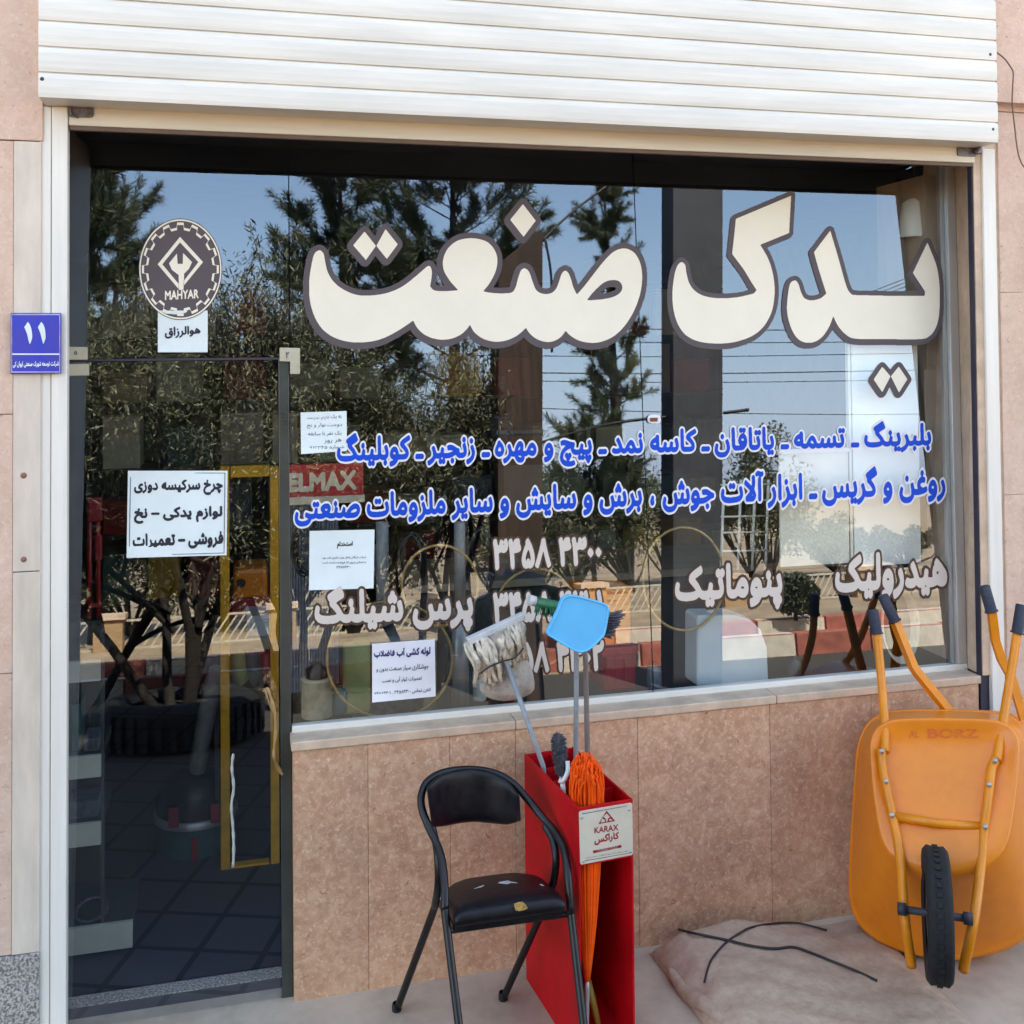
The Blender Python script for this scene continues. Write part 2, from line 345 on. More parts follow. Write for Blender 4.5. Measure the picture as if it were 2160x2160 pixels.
# ------------------------------------------------------------------ writing: shaped Persian glyphs, fattened on a grid and traced again
FORMS = {}
for ch, base, n in [('ا', 0xFE8D, 2), ('آ', 0xFE81, 2), ('ب', 0xFE8F, 4), ('پ', 0xFB56, 4), ('ت', 0xFE95, 4), ('ث', 0xFE99, 4), ('ج', 0xFE9D, 4), ('چ', 0xFB7A, 4),
                    ('ح', 0xFEA1, 4), ('خ', 0xFEA5, 4), ('د', 0xFEA9, 2), ('ذ', 0xFEAB, 2), ('ر', 0xFEAD, 2), ('ز', 0xFEAF, 2), ('ژ', 0xFB8A, 2), ('س', 0xFEB1, 4),
                    ('ش', 0xFEB5, 4), ('ص', 0xFEB9, 4), ('ض', 0xFEBD, 4), ('ط', 0xFEC1, 4), ('ظ', 0xFEC5, 4), ('ع', 0xFEC9, 4), ('غ', 0xFECD, 4), ('ف', 0xFED1, 4),
                    ('ق', 0xFED5, 4), ('ک', 0xFB8E, 4), ('گ', 0xFB92, 4), ('ل', 0xFEDD, 4), ('م', 0xFEE1, 4), ('ن', 0xFEE5, 4), ('ه', 0xFEE9, 4), ('و', 0xFEED, 2), ('ی', 0xFBFC, 4)]:
    FORMS[ch] = [chr(base+i) for i in range(n)]
def shape(s):
    out = []
    for word in s.split(' '):
        g = []; i = 0
        while i < len(word):
            c = word[i]
            pj = i > 0 and word[i-1] in FORMS and len(FORMS[word[i-1]]) == 4
            if c == 'ل' and i+1 < len(word) and word[i+1] == 'ا':
                g.append('\ufefc' if pj else '\ufefb'); i += 2; continue
            if c in FORMS:
                fm = FORMS[c]; nj = i+1 < len(word) and word[i+1] in FORMS and len(fm) == 4
                k = (3 if nj else 1) if pj else (2 if nj else 0); g.append(fm[k])
            else: g.append(c)
            i += 1
        if all(c in '۰۱۲۳۴۵۶۷۸۹0123456789' for c in word): g = g[::-1]
        out.append(''.join(g[::-1]))
    return ' '.join(out[::-1])
def text_loops(s, spacing=1.0):
    c = bpy.data.curves.new('t', 'FONT'); c.body = s; c.size = 1; c.resolution_u = 6; c.space_word = spacing; c.fill_mode = 'NONE'
    o = bpy.data.objects.new('t', c); COL.objects.link(o)
    me = bpy.data.meshes.new_from_object(o.evaluated_get(bpy.context.evaluated_depsgraph_get()))
    V = [tuple(v.co[:2]) for v in me.vertices]; nb = {}
    for e in me.edges: a, b = e.vertices; nb.setdefault(a, []).append(b); nb.setdefault(b, []).append(a)
    # each outline is a run of consecutive vertices, so the order (and winding) is the vertex order
    seen = set(); loops = []
    for i in range(len(V)):
        if i in seen: continue
        comp = {i}; st = [i]
        while st:
            k = st.pop()
            for j in nb.get(k, []):
                if j not in comp: comp.add(j); st.append(j)
        seen |= comp; L = sorted(comp)
        if len(L) > 2: loops.append(np.array([V[j] for j in L]))
    bpy.data.objects.remove(o); bpy.data.curves.remove(c); bpy.data.meshes.remove(me)
    return loops
def raster_winding(loops, W, H):
    """non-zero winding scanline fill, so overlapping glyph outlines join"""
    g = np.zeros((H, W), np.int32)
    for P in loops:
        Q = np.roll(P, -1, 0); y0 = max(0, int(P[:, 1].min())); y1 = min(H-1, int(P[:, 1].max())+1)
        for y in range(y0, y1+1):
            yy = y+.5e-3; m = (P[:, 1] <= yy) != (Q[:, 1] <= yy)
            if not m.any(): continue
            xs = P[m, 0]+(yy-P[m, 1])/(Q[m, 1]-P[m, 1])*(Q[m, 0]-P[m, 0]); sg = np.where(Q[m, 1] > P[m, 1], 1, -1)
            for x, d in zip(xs, sg): g[y, max(0, int(np.ceil(x))):] += d
    return g != 0
def raster_poly(polys, W, H):
    """even-odd scanline fill"""
    g = np.zeros((H, W), bool)
    for P in polys:
        P = np.array(P); Q = np.roll(P, -1, 0); h = np.zeros((H, W), bool)
        for y in range(H):
            m = (P[:, 1] <= y) != (Q[:, 1] <= y)
            if not m.any(): continue
            xs = np.sort(P[m, 0]+(y-P[m, 1])/(Q[m, 1]-P[m, 1])*(Q[m, 0]-P[m, 0]))
            for a, b in zip(xs[::2], xs[1::2]): h[y, max(0, int(np.ceil(a))):max(0, int(np.floor(b))+1)] = True
        g ^= h
    return g
def dilate(g, rx, ry):
    o = g.copy(); H, W = g.shape
    for dy in range(-int(ry), int(ry)+1):
        wx = int(rx*math.sqrt(max(0, 1-(dy/max(ry, 1e-6))**2))) if ry >= 1 else int(rx)
        ys = slice(max(0, dy), min(H, H+dy)); yo = slice(max(0, -dy), min(H, H-dy)); row = np.zeros_like(g); row[ys] = g[yo]
        cs = np.cumsum(np.pad(row.astype(np.int32), ((0, 0), (wx+1, wx))), 1); o |= (cs[:, 2*wx+1:]-cs[:, :W]) > 0 if wx else row
    return o
def contours(g, tol=.35, blur=2):
    f = np.pad(g.astype(float), 4)
    for _ in range(blur):
        f = (f+np.roll(f, 1, 0)+np.roll(f, -1, 0))/3; f = (f+np.roll(f, 1, 1)+np.roll(f, -1, 1))/3
    b = f > .5; code = b[:-1, :-1]*1+b[:-1, 1:]*2+b[1:, 1:]*4+b[1:, :-1]*8
    tab = {1: [(3, 0)], 2: [(0, 1)], 3: [(3, 1)], 4: [(1, 2)], 5: [(3, 2), (1, 0)], 6: [(0, 2)], 7: [(3, 2)], 8: [(2, 3)], 9: [(2, 0)], 10: [(0, 3), (2, 1)], 11: [(2, 1)], 12: [(1, 3)], 13: [(1, 0)], 14: [(0, 3)]}
    nxt = {}; pos = {}
    def ep(y, x, e):
        k = (y, x, 0) if e == 0 else (y, x+1, 1) if e == 1 else (y+1, x, 0) if e == 2 else (y, x, 1)
        if k not in pos:
            yy, xx, d = k; a = f[yy, xx]; bb = f[yy, xx+1] if d == 0 else f[yy+1, xx]; t = (.5-a)/(bb-a) if bb != a else .5
            pos[k] = (xx+t-4, yy-4) if d == 0 else (xx-4, yy+t-4)
        return k
    ys, xs = np.nonzero((code > 0) & (code < 15))
    for y, x in zip(ys.tolist(), xs.tolist()):
        for a, c in tab[int(code[y, x])]: nxt[ep(y, x, a)] = ep(y, x, c)
    res = []; 
    while nxt:
        s, t = nxt.popitem(); loop = [s]
        while t != s and t in nxt: loop.append(t); t = nxt.pop(t)
        if len(loop) < 8: continue
        P = np.array([pos[k] for k in loop]); res.append(dp(P, tol))
    return [r for r in res if len(r) > 2]
def dp(P, tol):
    n = len(P); keep = np.zeros(n, bool); far = int(np.argmax(((P-P[0])**2).sum(1))); keep[0] = keep[far] = True
    Q = np.vstack([P, P[:1]]); st = [(0, far), (far, n)]
    while st:
        a, b = st.pop()
        if b-a < 2: continue
        A, B = Q[a], Q[b]; d = B-A; L = math.hypot(*d); seg = Q[a+1:b]
        dist = np.abs(d[0]*(seg[:, 1]-A[1])-d[1]*(seg[:, 0]-A[0]))/L if L > 1e-9 else np.hypot(*(seg-A).T)
        i = int(np.argmax(dist))
        if dist[i] > tol: k = a+1+i; keep[k % n] = True; st += [(a, k), (k, b)]
    return P[keep]
def fill_loops(name, loops, fn, m, parent=None, thick=0.0, nrm=None):
    """fill closed 2d loops (holes kept) and map them with fn(x, y) -> 3d point"""
    c = bpy.data.curves.new(name, 'CURVE'); c.dimensions = '2D'; c.fill_mode = 'BOTH'
    for L in loops:
        sp = c.splines.new('POLY'); sp.points.add(len(L)-1); sp.use_cyclic_u = True
        sp.points.foreach_set('co', np.column_stack([L[:, 0], -L[:, 1], np.zeros(len(L)), np.ones(len(L))]).ravel())
    o = bpy.data.objects.new(name, c); COL.objects.link(o)
    me = bpy.data.meshes.new_from_object(o.evaluated_get(bpy.context.evaluated_depsgraph_get())); bpy.data.objects.remove(o); bpy.data.curves.remove(c)
    me.name = name
    for v in me.vertices: v.co = fn(v.co.x, -v.co.y)
    me.materials.clear(); me.materials.append(M[m])
    o = bpy.data.objects.new(name, me); COL.objects.link(o)
    if parent: o.parent = parent; o.location = -Vector(parent.location)
    return o
def text_grid(s, em, bx, by, latin=False, spacing=1.0, pad=None):
    """grid (rows downwards) of the emboldened text; em = grid cells per em"""
    Ls = [L*[em, -em] for L in text_loops(s if latin else shape(s), spacing)]
    p = int(max(bx, by))+3 if pad is None else pad
    A = np.vstack(Ls); off = A.min(0)-p; W, H = np.ceil(A.max(0)-off+p+1).astype(int)
    g = raster_winding([L-off for L in Ls], W, H); return dilate(g, bx, by) if max(bx, by) >= 1 else g
def bbox(g):
    ys, xs = np.nonzero(g); return xs.min(), xs.max(), ys.min(), ys.max()
def quadmap(g, q):
    """map grid bbox to a photo quad ((lx, ltop, lbot), (rx, rtop, rbot))"""
    x0, x1, y0, y1 = bbox(g); (lx, lt, lb), (rx, rt, rb) = q
    def f(x, y):
        u = (x-x0)/(x1-x0); v = (y-y0)/(y1-y0); return lx+(rx-lx)*u, (lt+(rt-lt)*u)+(lb-lt+((rb-rt)-(lb-lt))*u)*v
    return f
def lettering(name, label, cat, text, q, fill, edge, em=70, bx=2, by=4, ex=3, ey=3, o=.004, latin=False, spacing=1.0, surf=None, group=None):
    g = text_grid(text, em, bx, by, latin, spacing, pad=int(max(bx, by)+max(ex, ey))+4); fm = quadmap(g, q); surf = surf or (lambda x, y, d: glass(x, y, d))
    t = thing(name, label, cat, tuple(surf(*fm(g.shape[1]/2, g.shape[0]/2), o)), group)
    fill_loops('letter_face', contours(g), lambda x, y: surf(*fm(x, y), o), fill, t)
    if edge: fill_loops('letter_edge', contours(dilate(g, ex, ey)), lambda x, y: surf(*fm(x, y), o-.0015), edge, t)
    return t
def ink_text(text, q, m, parent, o=.003, em=50, bx=1, by=2, latin=False, name='writing', surf=None):
    g = text_grid(text, em, bx, by, latin); fm = quadmap(g, q); surf = surf or (lambda x, y, d: glass(x, y, d))
    return fill_loops(name, contours(g, .4), lambda x, y: surf(*fm(x, y), o), m, parent)
def sheet(name, corners, m, parent=None, o=.002, n=6, curl=.004, thick=.0008, surf=None):
    """a slightly wavy sheet from four photo corners (tl, tr, br, bl)"""
    tl, tr, br, bl = [np.array(c, float) for c in corners]; mb = MB(); g = surf or (lambda x, y, d: glass(x, y, d)); N = n+1
    front = []; back = []
    for j in range(N):
        for i in range(N):
            u, v = i/n, j/n; p = (tl*(1-u)+tr*u)*(1-v)+(bl*(1-u)+br*u)*v; c = curl*((2*v-1)**4)*(.5+.5*math.sin(5*u+v))
            front.append(g(p[0], p[1], o+thick+c)); back.append(g(p[0], p[1], o+c))
    k = N*N; fs = []
    for j in range(n):
        for i in range(n):
            a = j*N+i; fs.append((a, a+1, a+N+1, a+N)); fs.append((k+a, k+a+N, k+a+N+1, k+a+1))
    rim = [i for i in range(N)]+[j*N+n for j in range(1, N)]+[n*N+i for i in range(n-1, -1, -1)]+[j*N for j in range(n-1, 0, -1)]
    for a, b in zip(rim, rim[1:]+rim[:1]): fs.append((a, k+a, k+b, b))
    mb.add(front+back, fs, 0, False); return mb.build(name, m, parent)

# ------------------------------------------------------------------ ground and street
struct(MB().box((-40, -.90, -.6), (40, .0, GZ)), 'pavement', 'pavement', bevel=.01)
struct(MB().box((-40, -1.02, -.6), (40, -.902, GZ+.002)), 'kerb_edge', 'polegrey', bevel=.012)
struct(MB().box((-.66, -.895, GZ-.02), (.16, -.33, GZ+.004)), 'added_dark_slab', 'polegrey', bevel=.002)  # unseen slab, added to keep the reflection low in the door dark
struct(MB().box((-60, -7.1, -.7), (60, -1.022, AZ)), 'road', 'asphalt')
ROT = Matrix.Rotation(R_(5), 3, 'Z')
def kerb(name, y, h, seg, ph):
    mb = MB()
    for i in range(-46, 46):
        a = i*seg; mb.box((a+.006, y-.16, -.3), (a+seg-.006, y, AZ+h), (i+ph) % 2)
    mb.v = [tuple(ROT@Vector(p)) for p in mb.v]
    return struct(mb, name, ['kerbred', 'kerbwhite'], bevel=.012)
kerb('road_kerb', -7.35, .23, .86, 0)
kerb('far_kerb', -8.45, .26, .86, 1)
g = MB(); n = 60
for j in range(n+1):
    for i in range(n+1):
        x = -900+1800*i/n; y = -7.5-(1400*(j/n)**2.2); g.v.append((x, y, -.02-.003*min(40, -y)))
for j in range(n):
    for i in range(n): g.f.append((j*(n+1)+i, (j+1)*(n+1)+i, (j+1)*(n+1)+i+1, j*(n+1)+i+1)); g.mi.append(0); g.sm.append(False)
struct(g, 'far_ground', 'earth')
struct(MB().box((-60, -12.0, -.6), (60, -7.0, -.045)), 'verge', 'earth')
struct(MB().box((-900, 8.5, -.7), (900, 900, -.02)), 'back_ground', 'earth')

def X(px, py=900, Y=-.118): return at(px, py, Y)[0]
# ------------------------------------------------------------------ the shop building
YR = -.118            # inner faces of the shutter rails
B = thing('shop_building', 'pink travertine shop building behind the white roller shutter', 'building', (1.1, 0, GZ))
# low wall under the window: slabs with open joints over a dark backing
wl = MB(); z0, z1 = GZ-.05, .885
jx = [.172, .418, .698, .930, 1.383, 1.905, 2.33, X(2072, 1500)]
for i in range(len(jx)-1): wl.box((jx[i]+.0007, -.10, z0), (jx[i+1]-.0007, -.097, z1))
wl.box((.172, -.0965, z0), (X(2072, 1500), .02, z1))
wall = wl.build('window_wall', 'stone', B, bevel=.0015)
cs = MB()
for a, b in [(.165, .93), (.932, 1.93), (1.932, X(2074, 1440))]: cs.box((a, -.108, .887), (b, .0, .918))
cs.build('sill_slab', 'sillstone', B, bevel=.004)
# left pier: pink slabs, pale strip, grey granite foot, upper slab
p = MB()
zz = [.36, 1.22, 2.02, 2.875]
for a, b in zip(zz, zz[1:]):
    p.box((-1.62, -.125, a+.001), (-.681, -.10, b-.001)); p.box((-8, -.125, a+.001), (-1.622, -.10, b-.001))
for a, b in [(2.877, 3.40), (3.402, 4.2), (4.202, 6.5)]:
    p.box((-1.62, -.129, a), (-.596, -.10, b-.002)); p.box((-8, -.129, a), (-1.622, -.10, b-.002))
p.box((-8, -.10, GZ-.1), (-.60, .10, 6.5))
p.build('left_pier', 'stone_pale', B, bevel=.002)
s_ = MB()
for a, b in [(.36, 1.53), (1.532, 2.875)]: s_.box((-.680, -.128, a), (-.6005, -.101, b-.001))
strip = s_.build('pale_strip', 'stone_strip', B, bevel=.002)
f_ = MB().box((-8, -.132, GZ-.05), (-.6005, -.101, .358)); f_.build('granite_foot', 'granite', B, bevel=.003)
M['rust'] = mat('rust_stain', (.30, .15, .10), .9)
for px, py, r in [(50, 1003, .009), (50, 1180, .0085)]: MB().lathe([(0, .003), (r, .002), (r*1.1, 0)], at(px, py, -.1275), 12, axis=(0, -1, 0)).build('rust_spot', 'rust', B)
# right pier
p = MB(); zz = [GZ-.05, .82, 1.62, 2.42, 3.14]
for a, b in zip(zz, zz[1:]): p.box((2.922, -.125, a+.001), (3.094, -.10, b-.001)); p.box((3.096, -.15, a+.001), (9, -.10, b-.001))
p.box((2.922, -.125, 3.142), (9, -.10, 3.9)); p.box((2.922, -.125, 3.902), (9, -.10, 6.5)); p.box((3.1, -.099, GZ-.1), (9, .10, 6.5)).box((2.922, -.099, GZ-.1), (3.099, .10, .915)).box((2.922, -.099, 3.021), (3.099, .10, 6.5))
p.build('right_pier', 'stone_pale', B, bevel=.002)
lm = MB().box((2.79, -.175, 3.165), (9, -.15, 3.21)); lm.build('stone_ledge', 'stone_pale', B, bevel=.003)
# reveals beside and above the leaning glazing
rv = MB(); lo = [(2.826, -.01, .92), (X(2062, 700), -.112, .92), (3.1, -.128, .92), (3.1, .36, .92), (2.826, .36, .92)]; hi = [(2.930, .14, 3.02), (X(2062, 700), -.112, 3.02), (3.1, -.128, 3.02), (3.1, .36, 3.02), (2.930, .36, 3.02)]
rv.add(lo+hi, [(4, 3, 2, 1, 0), (5, 6, 7, 8, 9)]+[(i, (i+1) % 5, (i+1) % 5+5, i+5) for i in range(5)]); rv.build('window_reveal', 'sillstone', B)
rv = MB().prism([(-.62, -.03, GZ-.05), (-.585, -.03, GZ-.05), (-.585, .18, 3.02), (-.62, .18, 3.02)], (0, .12, 0)); rv.build('door_reveal', 'sillstone', B)
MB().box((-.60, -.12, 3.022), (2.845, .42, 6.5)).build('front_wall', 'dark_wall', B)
MB().box((-.60, .06, GZ-.06), (.171, .12, GZ)).build('threshold', 'granite', B)
# room
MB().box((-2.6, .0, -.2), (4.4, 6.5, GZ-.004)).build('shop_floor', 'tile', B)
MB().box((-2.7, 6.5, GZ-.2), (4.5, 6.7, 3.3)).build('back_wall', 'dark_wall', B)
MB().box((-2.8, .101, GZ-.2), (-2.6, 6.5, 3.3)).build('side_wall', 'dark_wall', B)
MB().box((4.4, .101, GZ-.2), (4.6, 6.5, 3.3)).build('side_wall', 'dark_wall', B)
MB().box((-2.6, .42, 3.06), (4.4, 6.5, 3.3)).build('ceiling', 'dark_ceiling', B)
MB().box((-8, .1, 6.5), (9, 8, 6.7)).box((-8, -.2, 6.45), (9, .1, 6.75)).build('roof', 'sillstone', B)
MB().box((-8, .1, -.2), (-7.8, 8, 6.5)).box((8.8, .1, -.2), (9, 8, 6.5)).box((-7.8, 7.8, -.2), (8.8, 8, 6.5)).build('outer_wall', 'stone_pale', B)

# ------------------------------------------------------------------ roller shutter
S = thing('roller_shutter', 'white ribbed roller shutter box with its curtain wound up', 'shutter', (1.1, -.2, 2.9))
BXF = -.24; bl_, br_ = at(81, 205, BXF), at(2105, 300, BXF); zb_ = (bl_[2]+br_[2])/2
pr = []; z = zb_; yb = BXF
pr.append((-.10, z)); pr.append((yb, z))
while z < 3.74:
    pr += [(yb-.0022, z+.012), (yb-.0034, z+.034), (yb-.0026, z+.058), (yb+.0005, z+.0735), (yb+.008, z+.0745), (yb+.008, z+.0785), (yb, z+.0795)]; z += .0795
pr += [(-.10, z)]
MB().prism([(bl_[0], a, b) for a, b in pr], (br_[0]-bl_[0], 0, 0)).build('shutter_box', 'white_metal', S)
MB().box((bl_[0]-.001, BXF-.01, z+.002), (br_[0]+.01, -.10, z+.04)).build('box_cap', 'white_metal', S, bevel=.003)
for px, py in [(89, 167), (2088, 115), (2094, 273)]: MB().lathe([(0, .004), (.005, .004), (.0075, .001), (.0075, 0)], at(px, py, BXF), 14, axis=(0, -1, 0)).build('screw', 'screw', S)
def X(px, py=900, Y=YR): return at(px, py, Y)[0]
zl_ = (at(140, 268, YR)[2]+at(2051, 349, YR)[2])/2
MB().box((X(143), YR, zl_+.008), (X(2060, 500), -.09, zb_+.03)).build('bottom_bar', 'cream_metal', S, bevel=.004)
MB().box((X(144), YR+.004, zl_-.006), (X(2058, 500), -.094, zl_+.0075)).build('rubber_lip', 'bronze', S, bevel=.002)
r = MB().box((X(82), YR-.002, GZ), (X(107), -.082, zb_-.001)).box((X(108.5), YR-.006, GZ), (X(142.5), -.082, zb_-.001)); k_ = X(142); za, zz_ = GZ+.001, zb_-.002; r.add([(-.60, -.0815, za), (k_, -.0815, za), (k_*1.012, -.075, za), (-.60, -.075, za), (-.60, -.0815, zz_), (k_, -.0815, zz_), (k_*1.071, .138, zz_), (-.60, .138, zz_)], [(0, 3, 2, 1), (4, 5, 6, 7), (0, 1, 5, 4), (1, 2, 6, 5), (2, 3, 7, 6), (3, 0, 4, 7)]); r.build('guide_rail', 'rail', S, bevel=.003)
r = MB().box((X(2081), YR-.006, GZ), (X(2108), -.082, zb_-.001)); r.build('guide_rail', 'rail', S, bevel=.003)
MB().box((X(2063), YR+.012, GZ), (X(2080.5), -.082, zb_-.001)).build('track_slot', 'darkgap', S)
def rrect(cx, cz, hw, hh, r, y, n=5):
    P = []
    for sx, sz, a0 in [(1, 1, 0), (-1, 1, 90), (-1, -1, 180), (1, -1, 270)]:
        for i in range(n+1): t = R_(a0+90*i/n); P.append((cx+sx*(hw-r)+r*math.cos(t), y, cz+sz*(hh-r)+r*math.sin(t)))
    return P
l = MB(); YLt = YR-.006; a = at(142, 215, YLt); b = at(197, 248, YLt)
l.prism(rrect((a[0]+b[0])/2, (a[2]+b[2])/2, (b[0]-a[0])/2, (a[2]-b[2])/2, .012, YLt), (0, .012, 0))
l.tube([at(146, 205, YLt-.004), at(147, 225, YLt-.006), at(152, 244, YLt-.004), at(165, 248, YLt-.004)], .0035, 8)
for px, py in [(158, 226), (186, 226), (186, 240), (162, 240)]: l.lathe([(0, .004), (.004, .003), (.005, 0)], at(px, py, YLt), 10, axis=(0, -1, 0))
l.build('latch', 'latch', S, bevel=.001)
l = MB(); a = at(2022, 304, YLt); b = at(2058, 330, YLt)
l.prism(rrect((a[0]+b[0])/2, (a[2]+b[2])/2, (b[0]-a[0])/2+.004, (a[2]-b[2])/2, .008, YLt), (0, .012, 0))
l.box((b[0]-.004, YLt-.014, b[2]+.01), (b[0]+.02, YLt+.016, a[2]+.01)); l.tube([at(2056, 322, YLt-.014), at(2066, 312, YLt-.024), at(2074, 300, YLt-.014)], .007, 10)
l.build('latch', 'latch', S, bevel=.001)

# ------------------------------------------------------------------ glazing (leans back 4 degrees)
def pl(x, v, o=0.0): return GP+np.array([x, 0, 0])+np.array([0, math.sin(TILT), math.cos(TILT)])*v+GN*o
def slab(mb, x0, x1, v0, v1, o0, o1, mi=0, mis=None, skew=0.0):
    P = [pl(x0, v0, o0), pl(x1, v0, o0), pl(x1+skew, v1, o0), pl(x0+skew, v1, o0), pl(x0, v0, o1), pl(x1, v0, o1), pl(x1+skew, v1, o1), pl(x0+skew, v1, o1)]
    F = [(0, 1, 2, 3), (7, 6, 5, 4), (0, 4, 5, 1), (1, 5, 6, 2), (2, 6, 7, 3), (3, 7, 4, 0)]
    k = len(mb.v); mb.add(P, [])
    for f, mm in zip(F, mis or [mi]*6): mb.f.append(tuple(i+k for i in f)); mb.mi.append(mm); mb.sm.append(False)
    return mb
GL = ['glass', 'glassback', 'glassedge']; GM = [0, 1, 2, 2, 2, 2]
def pane(name, x0, x1, v0, v1, par): return slab(MB(), x0, x1, v0, v1, 0, -.008, mis=GM).build(name, GL, par)
vd = pl(0, 0)[2]; v_top = 2.075; v_door = 1.238
W = thing('shop_window', 'wide frameless shop window standing on the stone wall', 'window', (1.5, 0, .92))
pane('glass_pane', .176, 1.4835, -.022, v_top, W); pane('glass_pane', 1.4875, 2.96, -.022, v_top, W); pane('glass_pane', -.577, .172, v_door+.006, v_top, W)
fr = MB(); slab(fr, .172, 2.824, -.045, -.012, .012, -.03); fr.build('bottom_frame', 'white_metal', W, bevel=.002)
fr = MB(); slab(fr, 2.782, 2.824, -.012, v_top, .012, -.03, skew=.102); fr.build('side_frame', 'alu', W, bevel=.003)
fr = MB(); slab(fr, 2.762, 2.781, -.012, v_top, -.009, -.03, skew=.102); fr.build('inner_frame', 'alu', W, bevel=.002)
cl = MB(); c_ = glass(1379, 884, .004)
cl.prism([tuple(np.array(c_)+np.array([math.cos(t)*.027*(abs(math.cos(t))**-.35), 0, math.sin(t)*.017*(abs(math.sin(t))**-.35)])) for t in np.linspace(.01, 2*math.pi+.01, 25)[:-1]], (0, -.008, 0)); cl.build('glass_clip', 'paperw', W, bevel=.002)
cl = MB(); c_ = glass(1379, 885, .013); cl.box((c_[0]-.015, c_[1]-.002, c_[2]-.007), (c_[0]+.015, c_[1], c_[2]+.007)); cl.build('clip_print', mat('brown_print', (.22, .06, .03), .6), W)
D = thing('glass_door', 'dark frameless glass door with bare branch handle', 'door', (-.2, 0, GZ))
pane('door_pane', -.577, .130, -.90, v_door-.006, D)
slab(MB(), .134, .170, -.90, v_door+.004, .004, -.02).build('door_jamb', mat('dark_glass_jamb', (.05, .055, .05), .3), D, bevel=.002)
slab(MB(), -.577, .172, v_door-.004, v_door+.004, .003, -.02).build('top_gap', 'darkgap', D)
h = MB(); pts = [(561, 1452), (566, 1456), (574, 1480), (580, 1510), (581, 1545), (578, 1580), (580, 1602), (588, 1622), (596, 1634)]
P3 = cr([glass(x, y, .045 if 1 < i < 7 else .03) for i, (x, y) in enumerate(pts)], 5); h.tube(P3, [.0045+.0025*math.sin(i*.4)**2 for i in range(len(P3))], 9)
h.tube(cr([glass(558, 1452, .03), glass(566, 1475, .035), glass(575, 1500, .045)], 5), .004, 8)
h.tube([glass(572, 1480, .045), glass(571, 1481, 0)], .004, 8); h.tube([glass(583, 1612, .04), glass(582, 1612, 0)], .004, 8)
h.build('branch_handle', 'wood', D)
h = MB(); pts = [(492, 1590), (489, 1620), (493, 1660), (488, 1700), (491, 1740), (493, 1780), (492, 1828)]
P3 = cr([glass(x, y, -.045) for x, y in pts], 5); h.tube(P3, [.004+.0018*math.sin(i*.9)**2 for i in range(len(P3))], 9); h.build('inner_branch_handle', 'whitewood', D)
def patch(name, pts): P = [glass(x, y, .012) for x, y in pts]; return MB().prism(P, tuple(-GN*.022)).build(name, 'patch', D, bevel=.002)
patch('hinge_cover', [(144, 731), (184, 732), (184, 759), (144, 759)]); patch('hinge_cover', [(144, 768), (187, 767), (187, 792), (144, 793)])
patch('corner_cover', [(590, 733), (633, 734), (633, 789), (612, 789), (612, 763), (590, 762)])
ink_text('۵', ((156, 740, 748), (163, 740, 748)), 'ink2', D, .0135, name='cover_number'); ink_text('۲', ((603, 742, 756), (610, 742, 756)), 'ink2', D, .0135, name='cover_number')

# ------------------------------------------------------------------ headline, cut vinyl on the glass
def z2(p): return [(600+x*.41408, 300+y*.41408) for x, y in p]
def z3(p): return [(1360+x*.41408, 60+y*.41408) for x, y in p]
def smooth(pts, corners):
    """closed outline through pts; indices in corners stay sharp"""
    n = len(pts); cs = sorted(corners)
    if not cs: return np.array(cr(pts, 5, True))
    out = []
    for a, b in zip(cs, cs[1:]+[cs[0]+n]):
        seg = [pts[i % n] for i in range(a, b+1)]; out += list(cr(seg, 5))[:-1] if len(seg) > 2 else [np.array(seg[0], float)]
    return np.array(out)
def auto(pts):
    """(x, y, 'c') marks a corner"""
    return smooth([p[:2] for p in pts], [i for i, p in enumerate(pts) if len(p) > 2])
SAN = auto([(175, 551), (152, 570), (137, 630), (126, 710), (129, 800), (150, 880), (190, 948), (250, 993), (330, 1017), (420, 1018), (500, 1000), (570, 965), (625, 930), (656, 908, 'c'), (680, 950), (722, 985), (780, 1004), (840, 1003), (890, 985), (925, 957), (945, 930, 'c'),
            (967, 967), (1010, 1000), (1070, 1016), (1130, 1010), (1180, 988), (1210, 965), (1230, 945, 'c'), (1252, 977), (1290, 1005), (1340, 1018), (1380, 1010), (1412, 988), (1432, 960, 'c'), (1457, 985), (1500, 1010), (1560, 1022), (1620, 1015), (1682, 985), (1737, 930), (1780, 860), (1810, 780), (1822, 700), (1816, 630), (1792, 575), (1755, 546), (1712, 543), (1670, 563), (1628, 605), (1580, 665), (1530, 730), (1490, 776, 'c'),
            (1472, 740), (1457, 690), (1443, 662), (1427, 655), (1411, 673), (1396, 718), (1380, 752), (1352, 771), (1312, 771), (1282, 752), (1264, 710), (1247, 662), (1226, 643), (1206, 652), (1191, 690), (1178, 738), (1158, 765), (1110, 770), (1060, 768), (1012, 760, 'c'), (1045, 718), (1075, 660), (1085, 600), (1071, 550), (1036, 510), (985, 492), (930, 490), (875, 505), (830, 545), (808, 600), (812, 652), (840, 702), (868, 735), (886, 754, 'c'), (850, 757), (800, 759), (760, 753), (742, 733, 'c'), (749, 690), (750, 652), (740, 631), (724, 635), (700, 656), (660, 690), (600, 735), (530, 766), (450, 780), (370, 778), (300, 750), (250, 710), (220, 660), (208, 610), (200, 570), (190, 556)])
SANH = auto([(1540, 806, 'c'), (1572, 765), (1620, 720), (1660, 703), (1700, 706), (1720, 730), (1714, 762), (1680, 786), (1620, 800)])
ND = np.array([(1215, 315), (1280, 400), (1218, 482), (1150, 395)]); TD1 = np.array([(408, 455), (466, 528), (415, 600), (350, 525)]); TD2 = np.array([(515, 443), (577, 520), (522, 595), (468, 528)])
